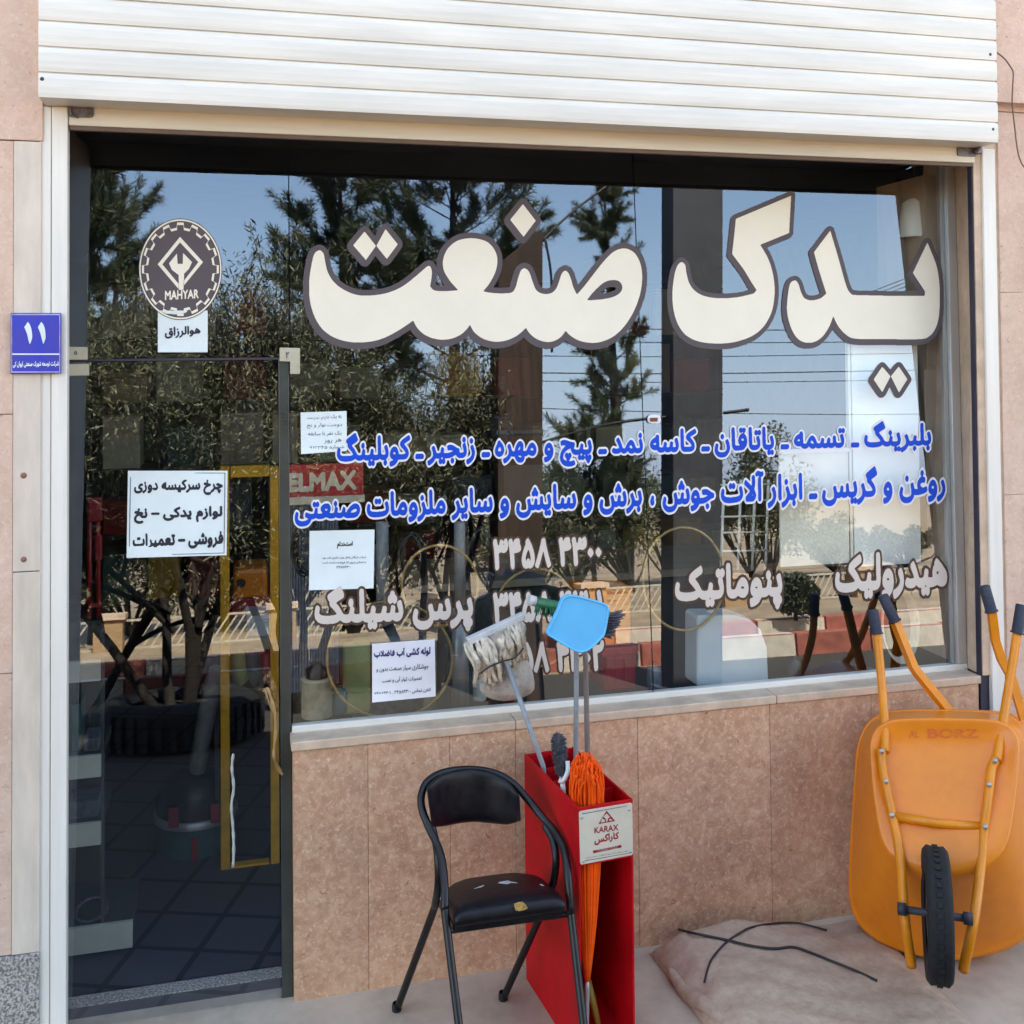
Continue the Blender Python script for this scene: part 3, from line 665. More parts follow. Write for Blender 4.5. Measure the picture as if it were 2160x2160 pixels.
KAF = auto([(185, 1191), (161, 1220), (146, 1290), (141, 1370), (150, 1450), (176, 1520), (220, 1570), (290, 1598), (380, 1605), (460, 1597), (540, 1570), (600, 1525), (640, 1460), (658, 1390), (661, 1310), (648, 1230), (625, 1165), (588, 1102, 'c'), (735, 1042, 'c'), (746, 852, 'c'), (464, 970, 'c'), (455, 1060), (445, 1148, 'c'), (502, 1225), (542, 1290), (570, 1333, 'c'), (556, 1350, 'c'), (480, 1368), (390, 1375), (310, 1365), (260, 1340), (228, 1300), (212, 1245), (206, 1205)])
YD = auto([(765, 1284), (740, 1302), (728, 1370), (725, 1440), (740, 1510), (770, 1570), (810, 1598), (860, 1598), (905, 1570), (940, 1518), (960, 1465, 'c'), (985, 1515), (1022, 1557), (1070, 1580), (1200, 1582), (1400, 1583), (1450, 1567), (1480, 1530), (1498, 1470), (1503, 1380), (1500, 1290), (1485, 1205), (1440, 1090, 'c'), (1366, 1245, 'c'), (1428, 1340, 'c'), (1426, 1362, 'c'), (1250, 1362), (1060, 1358, 'c'), (1040, 1340), (1020, 1290), (985, 1165), (945, 1030, 'c'), (862, 1140, 'c'), (890, 1240), (925, 1350, 'c'), (895, 1375), (850, 1385), (815, 1375), (797, 1345), (782, 1300)])
YD1 = np.array([(1210, 1723), (1252, 1772), (1210, 1853), (1166, 1788)]); YD2 = np.array([(1294, 1722), (1338, 1787), (1295, 1855), (1254, 1772)])
def headline(name, label, polys, conv, off, size, ex=11, ey=12, kk=1.6, shift=(-3, 3)):
    Q = [(np.array(conv(p))-off)*kk for p in polys]; Wd, Hd = int(size[0]*kk), int(size[1]*kk); g = raster_poly(Q, Wd, Hd)
    e = dilate(g, ex*kk, ey*kk); e2 = np.roll(np.roll(e, int(shift[0]*kk), 1), int(shift[1]*kk), 0); e = e | e2
    t = thing(name, label, 'shop lettering', tuple(glass(off[0]+size[0]/2, off[1]+size[1]/2)), 'headline words painted on the window')
    fn = lambda o: (lambda x, y: glass(off[0]+x/kk, off[1]+y/kk, o))
    fill_loops('letter_face', contours(g, .25), fn(.0045), 'letter', t); fill_loops('letter_edge', contours(e, .25), fn(.003), 'edge', t)
headline('headline_word', 'large cream word صنعت with taupe edging on the middle of the window', [SAN, SANH, ND, TD1, TD2], z2, np.array([630., 405.]), (750, 350))
headline('headline_word', 'large cream word یدک with taupe edging at the right end of the window', [KAF, YD, YD1, YD2], z3, np.array([1395., 385.]), (610, 480), ex=9, ey=10)

# ------------------------------------------------------------------ other window writing
G1 = 'smaller lines of vinyl lettering on the window'
lettering('trade_line', 'upper line of blue Persian lettering starting with بلبرینگ', 'shop lettering', 'بلبرینگ ـ تسمه ـ یاتاقان ـ کاسه نمد ـ پیچ و مهره ـ زنجیر ـ کوبلینگ', ((711, 914, 998), (1964, 886, 962)), 'blueletter', 'whiteedge', 100, 3, 5, 7, 7, group=G1)
lettering('trade_line', 'lower line of blue Persian lettering starting with روغن و گریس', 'shop lettering', 'روغن و گریس ـ ابزار آلات جوش ، برش و سایش و سایر ملزومات صنعتی', ((622, 1038, 1111), (1994, 975, 1058)), 'blueletter', 'whiteedge', 100, 3, 5, 7, 7, group=G1)
lettering('service_word', 'beige word پرس شیلنگ with brown edging low on the window', 'shop lettering', 'پرس شیلنگ', ((664, 1238, 1340), (998, 1224, 1331)), 'letter2', 'edge2', 120, 4, 8, 8, 8, group=G1)
lettering('service_word', 'beige word پنوماتیک with brown edging right of the phone numbers', 'shop lettering', 'پنوماتیک', ((1424, 1196, 1293), (1650, 1180, 1285)), 'letter2', 'edge2', 120, 4, 8, 8, 8, group=G1)
lettering('service_word', 'beige word هیدرولیک with brown edging above the wheelbarrow handles', 'shop lettering', 'هیدرولیک', ((1762, 1172, 1270), (1998, 1154, 1258)), 'letter2', 'edge2', 120, 4, 8, 8, 8, group=G1)
for num, q, lb in [('۴۳۰۰', ((1040, 1137, 1204), (1269, 1131, 1192)), 'topmost beige phone number ending in two zeros'), ('۴۳۰۱', ((1040, 1250, 1316), (1272, 1244, 1308)), 'middle beige phone number behind the blue dustpan'), ('۴۳۰۲', ((1040, 1356, 1422), (1274, 1350, 1416)), 'lowest beige phone number behind the tool handles')]:
    lettering('phone_number', lb, 'phone number', num+' ۳۴۵۸', q, 'letter2', 'edge2', 100, 4, 6, 6, 6, group=G1)
# round badge
Lg = thing('round_badge', 'round dark grey gear badge with a wrench on the glass above the door', 'badge', tuple(glass(380, 568)))
bc = np.array([380.5, 568.0]); kx, ky = 88.0, 107.0
def ell(r, n=72): return np.array([bc+np.array([kx*r*math.cos(t), ky*r*math.sin(t)]) for t in np.linspace(0, 2*math.pi, n, endpoint=False)])
def gf(o): return lambda x, y: glass(x, y, o)
fill_loops('badge_disc', [ell(1.0)], gf(.004), 'edge', Lg)
fill_loops('badge_ring', [ell(.985), ell(.955)], gf(.005), 'letter', Lg)
def gear(ro, ri, nt=16, wd=.55):
    P = []
    for i in range(nt):
        for u, r in [(-wd/2, ri), (-wd/2+.06, ro), (wd/2-.06, ro), (wd/2, ri)]:
            t = 2*math.pi*(i+u)/nt-math.pi/2; P.append(bc+np.array([kx*r*math.cos(t), ky*r*math.sin(t)]))
    return np.array(P)
fill_loops('badge_gear', [gear(.925, .825), gear(.875, .775)], gf(.005), 'letter', Lg)
def lz(p): return np.array([(x*.36232, 80+y*.36232) for x, y in p])
fill_loops('badge_diamond', [lz([(1048, 1158), (1182, 1305), (1072, 1440), (1072, 1412), (1155, 1305), (1048, 1190), (945, 1318), (1040, 1432), (1040, 1462), (918, 1318)])], gf(.005), 'letter', Lg)
fill_loops('badge_wrench', [lz([(1030, 1255), (1034, 1315), (1064, 1315), (1066, 1252), (1118, 1305), (1100, 1345), (1072, 1372), (1068, 1465), (1042, 1468), (1040, 1380), (1000, 1350), (984, 1312)])], gf(.005), 'letter', Lg)
ink_text('MAHYAR', ((348, 613, 633), (419, 610, 629)), 'letter', Lg, .005, 60, 2, 2, True, 'badge_name')

# ------------------------------------------------------------------ paper notices
def notice(label, corners, m, lines, border=None, cat='paper notice', o=.001):
    c = np.mean(np.array(corners, float), 0); t = thing('paper_notice', label, cat, tuple(glass(*c)), 'paper notices taped to the glass')
    sheet('sheet', corners, m, t, o=o)
    for txt, q, ik, bx, by in lines: ink_text(txt, q, ik, t, o+.0022, 50, bx, by)
    if border:
        q = np.array(corners, float); cc = q.mean(0); a = cc+(q-cc)*.955; b = cc+(q-cc)*.94
        fill_loops('border_line', [a, b], lambda x, y: glass(x, y, o+.0022), 'ink2', t)
    return t
notice('white bordered notice with three bold Persian lines on the glass door', [(270, 993), (480, 993), (478, 1171), (267, 1177)], 'paper', [('چرخ سرکیسه دوزی', ((283, 1012, 1046), (470, 1009, 1044)), 'ink', 2, 3), ('لوازم یدکی – نخ', ((283, 1069, 1105), (469, 1067, 1100)), 'ink', 2, 3), ('فروشی – تعمیرات', ((280, 1126, 1161), (471, 1119, 1155)), 'ink', 2, 3)], True)
notice('pale green slip with one Persian line hanging below the round badge', [(333, 655), (438, 655), (438, 743), (333, 743)], 'paper', [('هوالرزاق', ((348, 690, 716), (423, 686, 708)), 'ink', 2, 2)])
notice('small square handwritten note left of the blue lettering', [(634, 870), (731, 867), (732, 951), (635, 958)], 'paper', [('به یک کارگر نیازمند', ((648, 874, 886), (720, 872, 884)), 'ink2', 0, 0), ('دوخت نوار و نخ', ((648, 893, 904), (721, 891, 902)), 'ink2', 0, 0), ('یک نفر با سابقه', ((650, 911, 921), (720, 908, 919)), 'ink2', 0, 0), ('هر روز', ((684, 926, 936), (720, 924, 934)), 'ink2', 0, 0), ('شماره ۰۹۱۲۳۴۵', ((650, 941, 951), (726, 938, 947)), 'ink2', 0, 0)])
notice('white job notice headed استخدام above the hose lettering', [(653, 1120), (790, 1117), (788, 1241), (652, 1245)], 'paper', [('استخدام', ((711, 1142, 1158), (744, 1141, 1156)), 'ink', 2, 2), ('شرکت بازرگانی فعال جهت تکمیل کادر خود', ((680, 1174, 1180), (772, 1172, 1178)), 'ink2', 1, 1), ('به تعدادی نیروی کار فروشنده نیازمند است', ((680, 1184, 1190), (772, 1183, 1189)), 'ink2', 1, 1), ('۳۴۵۸۴۳۰۰', ((710, 1194, 1199), (740, 1193, 1198)), 'ink2', 1, 1)])
notice('white plumbing notice with violet heading low on the window', [(785, 1358), (917, 1348), (919, 1469), (785, 1482)], 'paperw', [('لوله کشی آب فاضلاب', ((789, 1368, 1390), (908, 1362, 1384)), 'inkblue', 2, 3), ('جوشکاری سیار صنعت بدون و', ((794, 1407, 1419), (904, 1399, 1413)), 'ink2', 1, 1), ('تعمیرات کولر آبی و نصب', ((806, 1430, 1442), (890, 1424, 1436)), 'ink2', 1, 1), ('تلفن تماس ۳۴۵۸۴۳۰۰ ـ ۳۴۵۸۴۳۰۱', ((790, 1460, 1470), (909, 1450, 1460)), 'ink2', 1, 1)])
# house number plate
yP = -.14; a = at(22, 660, yP); b = at(129, 788, yP)
Pl = thing('number_plate', 'blue enamel house number plate reading ۱۱ left of the door', 'number plate', ((a[0]+b[0])/2, yP, (a[2]+b[2])/2))
ps = lambda x, y, d: at(x, y, yP-.0015-d)
MB().box((a[0], yP, b[2]), (b[0], yP+.006, a[2])).build('plate_sheet', 'plateblue', Pl, bevel=.002)
def rect(x0, y0, x1, y1): return np.array([(x0, y0), (x1, y0), (x1, y1), (x0, y1)], float)
fill_loops('plate_border', [rect(23.5, 662, 127, 786), rect(25.6, 664.8, 125, 783.5)], lambda x, y: ps(x, y, 0), 'platelilac', Pl)
fill_loops('plate_rule', [rect(25.5, 745.5, 125, 748.5)], lambda x, y: ps(x, y, 0), 'platewhite', Pl)
def pz(p): return smooth([(x*.0828, 640+y*.0828) for x, y in p], [0, 2, 5])
fill_loops('plate_digit', [pz([(705, 468), (650, 560), (615, 600), (690, 780), (725, 940), (760, 1040), (800, 950), (822, 830), (800, 660), (760, 540)])], lambda x, y: ps(x, y, 0), 'platewhite', Pl)
fill_loops('plate_digit', [pz([(1050, 468), (1000, 550), (965, 600), (1030, 770), (1070, 930), (1102, 1035), (1140, 950), (1162, 850), (1145, 660), (1105, 540)])], lambda x, y: ps(x, y, 0), 'platewhite', Pl)
ink_text('شرکت توسعه شهرک صنعتی ایوان کی', ((27, 762, 776), (124, 761, 774)), 'platewhite', Pl, 0, 50, 2, 2, surf=ps, name='plate_writing')
# ------------------------------------------------------------------ folding chair
def cz(x, y): return (840+x*.28986, 1560+y*.28986)
def c3(x, y, Y): return at(*cz(x, y), Y)
CH = thing('folding_chair', 'worn black padded tube chair in front of the stone wall', 'chair', (.75, -.5, GZ))
def to_ground(a, b, z=GZ+.004):
    a, b = np.array(a), np.array(b); t = (z-a[2])/(b[2]-a[2]); return a+(b-a)*t
Lf = to_ground(c3(345, 1300, -.655), c3(392, 1680, -.715)); Rf = to_ground(c3(1262, 1300, -.665), c3(1305, 1680, -.725))
hoop = [Lf, c3(352, 1350, -.66), c3(340, 1230, -.645), c3(338, 1060, -.61), c3(318, 880, -.555), c3(272, 740, -.50), c3(215, 620, -.455), c3(172, 500, -.42), c3(170, 400, -.395), c3(215, 305, -.37), c3(330, 240, -.335), c3(520, 218, -.315), c3(700, 245, -.335), c3(830, 315, -.37), c3(930, 420, -.405), c3(1040, 555, -.455), c3(1120, 645, -.50), c3(1190, 760, -.555), c3(1222, 880, -.60), c3(1240, 1050, -.64), c3(1256, 1240, -.66), c3(1266, 1350, -.667), Rf]
MB().tube(cr(hoop, 6), .0122, 12).build('front_frame', 'black', CH)
Lr = to_ground(c3(240, 1290, -.43), c3(95, 1680, -.32)); Rr = to_ground(c3(1040, 1270, -.44), c3(860, 1670, -.33))
for nm, P in [('rear_leg', [c3(248, 640, -.462), c3(275, 760, -.497), c3(290, 900, -.53), c3(290, 1060, -.53), c3(270, 1190, -.48), c3(240, 1290, -.43), Lr]), ('rear_leg', [c3(1065, 625, -.475), c3(1120, 720, -.51), c3(1146, 850, -.545), c3(1140, 980, -.54), c3(1105, 1110, -.50), c3(1040, 1270, -.44), Rr])]:
    MB().tube(cr(P, 6), .0118, 12).build(nm, 'black', CH)
for p in (Lf, Rf, Lr, Rr): MB().lathe([(.0135, 0), (.0155, .003), (.0155, .02), (.013, .026)], (p[0], p[1], GZ), 14).build('rubber_foot', 'rubber', CH)
MB().tube([c3(345, 1395, -.62), c3(1262, 1265, -.62)], .009, 10).build('cross_bar', 'black', CH)
# curved back pad
top = cr([(203, 345), (300, 255), (420, 218), (540, 207), (680, 235), (800, 300), (885, 415)], 6); bot = cr([(245, 640), (330, 634), (450, 611), (560, 602), (690, 613), (800, 620), (893, 590)], 6)
nu = len(top); nv = 9; fr_, bk = [], []
for j in range(nv):
    v = j/(nv-1)
    for i in range(nu):
        u = i/(nu-1); q = top[i]*(1-v)+bot[i]*v; edge = min(1, 8*min(u, 1-u))**.4*min(1, 6*min(v, 1-v)+.05)**.4
        Y = -.455+.115*math.sin(math.pi*u)**.8-.012*v; fr_.append(c3(q[0], q[1], Y-.014*edge)); bk.append(c3(q[0], q[1], Y+.022))
k = nu*nv; mb = MB(); fs = []
for j in range(nv-1):
    for i in range(nu-1): a = j*nu+i; fs += [(a, a+1, a+nu+1, a+nu), (k+a, k+a+nu, k+a+nu+1, k+a+1)]
rim = list(range(nu))+[j*nu+nu-1 for j in range(1, nv)]+[(nv-1)*nu+i for i in range(nu-2, -1, -1)]+[j*nu for j in range(nv-2, 0, -1)]
for a, b in zip(rim, rim[1:]+rim[:1]): fs.append((a, k+a, k+b, b))
mb.add(fr_+bk, fs, 0, True); mb.build('back_pad', 'vinyl', CH, sub=1)
# seat
sl = c3(388, 1235, -.68)[0]+.004; sr = c3(1222, 1160, -.68)[0]; zs = .602
def zt_(y): return zs-.20*(y+.69)
def seat_pt(x, y): return zt_(y)+.010*math.sin(math.pi*(x-sl)/(sr-sl))*math.sin(math.pi*min(1, max(0, (y+.70)/.32)))-.012*max(0, (-.64-y)/.05)**2
NX, NY = 16, 14; mb = MB(); tp, bt = [], []
for j in range(NY+1):
    y = -.695+.31*j/NY; tap = .012*(j/NY)+.10*max(0, (j/NY-.7)/.3)**2
    for i in range(NX+1):
        u = i/NX; x = sl+tap+(sr-sl-2*tap)*u; rnd = .010*(max(0, abs(u-.5)-.42)/.08)**2; tp.append((x, y, seat_pt(x, y)-rnd)); bt.append((x, y, zt_(y)-.05))
k = len(tp); n1 = NX+1; fs = []
for j in range(NY):
    for i in range(NX): a = j*n1+i; fs += [(a, a+1, a+n1+1, a+n1), (k+a, k+a+n1, k+a+n1+1, k+a+1)]
rim = list(range(n1))+[j*n1+NX for j in range(1, NY+1)]+[NY*n1+i for i in range(NX-1, -1, -1)]+[j*n1 for j in range(NY-1, 0, -1)]
for a, b in zip(rim, rim[1:]+rim[:1]): fs.append((a, k+a, k+b, b))
mb.add(tp+bt, fs, 0, True); seat = mb.build('seat', 'vinyl', CH, sub=1)
def tear(name, pts, m, onfront=False):
    P = []
    for x, y in pts:
        if onfront: q = c3(x, y, -.699); P.append(tuple(q))
        else: q = atz(*cz(x, y), zs-.02); P.append((q[0], q[1], seat_pt(q[0], q[1])+.0012))
    o = MB().prism(P, (0, -.002, 0) if onfront else (0, 0, .0012)).build(name, m, CH)
    o.parent = seat; o.location = (0, 0, 0); return o
tear('torn_patch', [(735, 1030), (775, 1022), (800, 1012), (812, 1026), (870, 1048), (820, 1044), (795, 1058), (765, 1050), (728, 1042)], 'padding')
tear('torn_patch', [(552, 1085), (590, 1066), (626, 1052), (622, 1064), (600, 1076)], 'padding'); tear('torn_patch', [(1030, 1062), (1044, 1060), (1062, 1078), (1046, 1076)], 'padding')
tear('foam_hole', [(842, 1195), (868, 1184), (905, 1180), (925, 1198), (942, 1222), (918, 1238), (880, 1246), (852, 1240)], 'foam', True)
MB().box((sl+.01, -.675, zs-.072), (sr-.01, -.655, zs-.052)).prism([(sl+.005, -.65, zs-.06), (sl+.005, -.65, zs-.078), (sl+.005, -.40, zs-.128), (sl+.005, -.40, zs-.110)], (.017, 0, 0)).prism([(sr-.022, -.65, zs-.06), (sr-.022, -.65, zs-.078), (sr-.022, -.40, zs-.128), (sr-.022, -.40, zs-.110)], (.017, 0, 0)).build('seat_frame', 'black', CH, bevel=.002)

# ------------------------------------------------------------------ red tool stand
O2 = np.array([.985, -.637]); UU = np.array([.182, .017]); UU = UU/np.linalg.norm(UU); VV = np.array([-UU[1], UU[0]]); SW, SD_, SZ = .183, .464, .828
def st(u, v, z): q = O2+UU*u+VV*v; return np.array([q[0], q[1], z])
def sbox(mb, u0, u1, v0, v1, z0, z1):
    return mb.add([st(u, v, z) for z in (z0, z1) for (u, v) in ((u0, v0), (u1, v0), (u1, v1), (u0, v1))], [(0, 3, 2, 1), (4, 5, 6, 7), (0, 1, 5, 4), (1, 2, 6, 5), (2, 3, 7, 6), (3, 0, 4, 7)])
RS = thing('tool_stand', 'open fronted red steel stand holding brooms beside the chair', 'stand', tuple(st(SW/2, SD_/2, GZ)))
t_ = .007
sbox(MB(), 0, t_, 0, SD_, GZ, SZ).build('side_panel', 'red', RS, bevel=.0015); sbox(MB(), SW-t_, SW, 0, SD_, GZ, SZ).build('side_panel', 'red', RS, bevel=.0015)
sbox(MB(), t_+.0002, SW-t_-.0002, SD_-t_, SD_-.0005, GZ, SZ-.001).build('back_panel', 'red', RS, bevel=.0015)
sbox(MB(), t_+.0002, SW-t_-.0002, .0008, t_, SZ-.175, SZ-.0008).build('front_panel', 'red', RS, bevel=.0015)
sbox(MB(), t_+.0002, SW-t_-.0002, .002, SD_-t_-.0002, GZ+.012, GZ+.02).build('bottom_panel', 'red', RS)
dv = MB(); sbox(dv, .092, .096, t_+.0005, SD_-t_-.0005, SZ-.09, SZ-.012)
dv.build('divider', 'red', RS)
for v in (.125, .235, .345):
    dv = MB(); sbox(dv, t_+.0005, .0915, v, v+.004, SZ-.09, SZ-.012); sbox(dv, .0965, SW-t_-.0005, v, v+.004, SZ-.09, SZ-.012); dv.build('divider', 'red', RS)
# printed plate
pu0, pu1, pz0, pz1 = .003, .180, SZ-.168, SZ-.010
def pp(zx, zy, d):
    xx = (zx-270)/1425; yy = (zy-(400-185*xx))/(1388-20*xx); return st(pu0+(pu1-pu0)*xx, -.0022-d, pz1-(pz1-pz0)*yy)
PLT = MB().prism([pp(*q, 0) for q in [(300, 396), (1660, 218), (1695, 260), (1702, 1540), (1670, 1585), (320, 1788), (288, 1750), (268, 440)]], tuple(np.append(VV*.002, 0))).build('label_plate', 'plate', RS)
def onplate(o): o.parent = PLT; o.location = (0, 0, 0); return o
def pprint_(nm, loops, m, d=.0006): return onplate(fill_loops(nm, [np.array(l, float) for l in loops], lambda x, y: pp(x, y, d), m))
pprint_('plate_logo', [[(995, 400), (1225, 680), (775, 745)], [(998, 470), (1090, 572), (1040, 600), (1010, 690), (985, 695), (965, 600), (905, 560)], [(880, 595), (945, 640), (950, 690), (830, 708)], [(1100, 612), (1160, 660), (1060, 672), (1065, 630)]], 'redprint')
def ptext(nm, txt, q, m, bx, by, latin=False): return onplate(ink_text(txt, q, m, None, .0006, 60, bx, by, latin, nm, surf=pp))
ptext('plate_writing', 'KARAX', ((668, 830, 990), (1305, 760, 925)), 'redprint', 1, 2, True); ptext('plate_writing', 'کاراکس', ((668, 1040, 1305), (1318, 960, 1190)), 'redprint', 2, 3)
pprint_('plate_band', [[(620, 1440), (660, 1420), (700, 1425), (1310, 1325), (1350, 1300), (1390, 1330), (1385, 1370), (1350, 1392), (1310, 1388), (700, 1492), (660, 1505), (625, 1490)]], 'redprint')
ptext('plate_band_writing', 'TEHERAN TOOLS', ((730, 1420, 1475), (1270, 1340, 1395)), 'plate', 1, 1, True)
ptext('plate_small_print', 'تولید و پخش ابزار و لوازم نظافت صنعتی ایران', ((440, 1600, 1645), (1560, 1445, 1500)), 'ink2', 1, 1)
bl_ = [np.array([(330+x, 470+y), (1600+x, 300+y*.5)]) for x, y in [(0, 0)]]
pprint_('plate_border', [[(340, 455), (1560, 285), (1560, 300), (345, 475)]], 'ink2'); pprint_('plate_border', [[(340, 1690), (1600, 1525), (1600, 1540), (345, 1708)]], 'ink2')
for q in [(345, 560), (1610, 400), (375, 1700), (1640, 1500)]: onplate(MB().lathe([(0, .0035), (.003, .003), (.0045, 0)], pp(*q, 0), 12, axis=tuple(np.append(-VV, 0))).build('plate_screw', 'steel', None))

# ------------------------------------------------------------------ tools in the stand
def tz(x, y): return (840+x*.31056, 1220+y*.31056)
def t3(x, y, Y): return at(*tz(x, y), Y)
def inside(u, v, z): return st(u, v, z)
# mop
MO = thing('mop', 'white cotton floor mop standing head up in the red stand', 'mop', tuple(inside(.05, .40, GZ+.02)))
e1, e0 = t3(985, 1275, -.30), t3(700, 470, -.235); foot = inside(.052, .30, GZ+.022)
MB().tube([e0, e1, foot], [.0085, .0085, .0085], 12).build('handle', 'tube_blue', MO)
A, Bq = t3(478, 440, -.235), t3(862, 262, -.235); dr = (Bq-A)/np.linalg.norm(Bq-A); nrm = np.array([-dr[2], 0, dr[0]])
hd = MB(); hd.prism([A-nrm*.010, Bq-nrm*.010, Bq+nrm*.012, A+nrm*.012], (0, .035, 0)); hd.build('head_bar', 'mopwhite', MO, bevel=.003)
MB().lathe([(.012, -.01), (.02, .02), (.03, .07), (.034, .075)], t3(705, 500, -.225), 16, axis=tuple((t3(668, 390, -.225)-t3(705, 500, -.225)))).build('socket', 'mopwhite', MO)
mc = MB(); rg = random.Random(3)
for i in range(64):
    u = rg.random(); s0 = A+(Bq-A)*u+np.array([0, .002+.03*rg.random(), -.008]); L = .115+.05*rg.random()-.03*u; w_ = rg.uniform(-.02, .03); P = []
    for k in range(9):
        t = k/8; P.append(s0+np.array([w_*t+.05*t*(1-u)-.006+.006*math.sin(7*t+i), -.030*math.sin(math.pi*min(1, t*1.2))+.008*math.sin(5*t+2*i), -L*t+.004*math.sin(9*t+i)]))
    mc.tube(P, [.0075-.0015*abs(2*k/8-1) for k in range(9)], 7)
mc.build('cotton_strands', 'cloth', MO)
MB().tube(cr([t3(560, 645, -.285), t3(620, 600, -.30), t3(720, 560, -.305), t3(790, 540, -.30), t3(850, 475, -.28)], 6), .003, 7).build('tie_cord', 'cable', MO)
# crumpled bag behind the mop
bg = MB(); P = [(735, 470), (800, 440), (850, 480), (890, 560), (925, 650), (940, 770), (880, 800), (800, 830), (720, 840), (640, 830), (560, 790), (540, 730), (600, 640), (660, 560)]
ctr = np.array([740, 650.]); rings = [0, .35, .65, .88, 1.0]; vs = []
for s_i, s_ in enumerate(rings):
    for i, q in enumerate(P):
        p = ctr+(np.array(q)-ctr)*s_; vs.append(t3(p[0], p[1], -.175-.045*math.sqrt(max(0, 1-s_**2))+.010*math.sin(3*i+5*s_i)))
n = len(P); fs = [(a*n+i, a*n+(i+1) % n, (a+1)*n+(i+1) % n, (a+1)*n+i) for a in range(4) for i in range(n)]
vs2 = [t3(q[0], q[1], -.15) for q in P]; vs += vs2; fs += [(4*n+i, 4*n+(i+1) % n, 5*n+(i+1) % n, 5*n+i) for i in range(n)]+[tuple(5*n+i for i in range(n))[::-1]]
bg.add(vs, fs, 0, True); solo(bg, 'crumpled_bag', 'bag', 'crumpled grey bag hanging behind the mop strands', 'bag', sub=1)
# dustpan
DP = thing('dustpan', 'flat sky blue dustpan on a long pole standing in the red stand', 'dustpan', tuple(inside(.06, .2, GZ+.02)))
pan = [(1105, 150), (1130, 122), (1180, 113), (1300, 140), (1405, 172), (1430, 200), (1428, 245), (1405, 370), (1380, 410), (1310, 475), (1262, 500), (1200, 495), (1035, 400), (1012, 380), (1013, 350), (1075, 225)]
pc = cr(pan, 3, True); c0 = np.array(pan).mean(0); pb = MB()
rgs = [(1.0, .012), (1.0, -.004), (.965, -.0065), (.93, -.002), (.0001, -.002)]; vs = []; n = len(pc)
for s_, dy in rgs:
    for q in pc: p = c0+(q-c0)*s_; vs.append(t3(p[0], p[1], -.36)+np.array([0, dy, 0]))
fs = [(a*n+i, a*n+(i+1) % n, (a+1)*n+(i+1) % n, (a+1)*n+i) for a in range(4) for i in range(n)]+[tuple(range(n))[::-1]]
pb.add(vs, fs, 0, False); pb.build('pan', 'blueplastic', DP)
MB().tube([t3(1200, 300, -.335), t3(1210, 520, -.335), t3(1207, 1190, -.33), inside(.115, .26, GZ+.022)], .0085, 12).build('pole', 'tube_blue', DP)
# push broom
BR = thing('push_broom', 'broom with green and grey bristles behind the blue dustpan', 'broom', tuple(inside(.13, .3, GZ+.02)))
ga, gb = t3(900, 150, -.28), t3(1430, 255, -.28)
MB().tube([ga+(gb-ga)*.05, gb], .016, 12).build('broom_head', 'green', BR); MB().tube([ga-(gb-ga)*.025, ga+(gb-ga)*.06], [.018, .017], 12).build('end_cap', 'mopwhite', BR)
br = MB(); rg = random.Random(5)
for i in range(150):
    u = rg.random()*.9+.06; p = ga+(gb-ga)*u+np.array([0, rg.uniform(-.014, .014), -.010]); br.tube([p, p+np.array([rg.uniform(-.006, .006)+.012*(u-.3), rg.uniform(-.008, .008), -.022-.012*rg.random()])], .0018, 5)
br.build('green_bristles', 'green', BR)
br = MB()
for i in range(170):
    u = rg.random(); p = t3(1385+u*30, 395-u*150, -.28)+np.array([0, rg.uniform(-.018, .018), 0]); q = t3(1430+u*95+rg.uniform(-8, 8), 400-u*150+rg.uniform(-10, 20)-20, -.28)+np.array([0, rg.uniform(-.03, .03), 0]); br.tube([p, q], .002, 5)
br.build('grey_bristles', 'bristle', BR)
MB().tube([t3(1255, 260, -.285), t3(1272, 540, -.285), t3(1285, 1190, -.275), inside(.135, .33, GZ+.022)], .009, 12).build('pole', 'tube_brown', BR)
# hand brush
HB = thing('hand_brush', 'dark grey bristled brush with a white handle in the red stand', 'brush', tuple(inside(.045, .22, GZ+.03)))
b0, b1 = t3(1085, 1060, -.40), t3(1110, 1330, -.45); br = MB(); ax = (b1-b0)/np.linalg.norm(b1-b0)
for i in range(520):
    t = rg.random(); an = rg.uniform(0, 2*math.pi); p = b0+(b1-b0)*t; rr_ = .027*(1-.35*t**3)*(1-.5*max(0, .12-t)/.12)
    d_ = np.array([math.cos(an), math.sin(an), rg.uniform(-.5, .25)]); br.tube([p, p+d_*rr_*rg.uniform(.8, 1.05)], .0017, 4)
br.build('bristles', 'darkbristle', HB); MB().tube([b0, b1], .016, 10).build('core', 'darkbristle', HB)
MB().tube(cr([t3(1150, 1240, -.455), t3(1150, 1310, -.465), t3(1120, 1375, -.47), t3(1090, 1372, -.465)], 6), .007, 9).tube([b1, b1+ax*.05, inside(.045, .21, GZ+.1)], .008, 10).build('handle', 'mopwhite', HB)
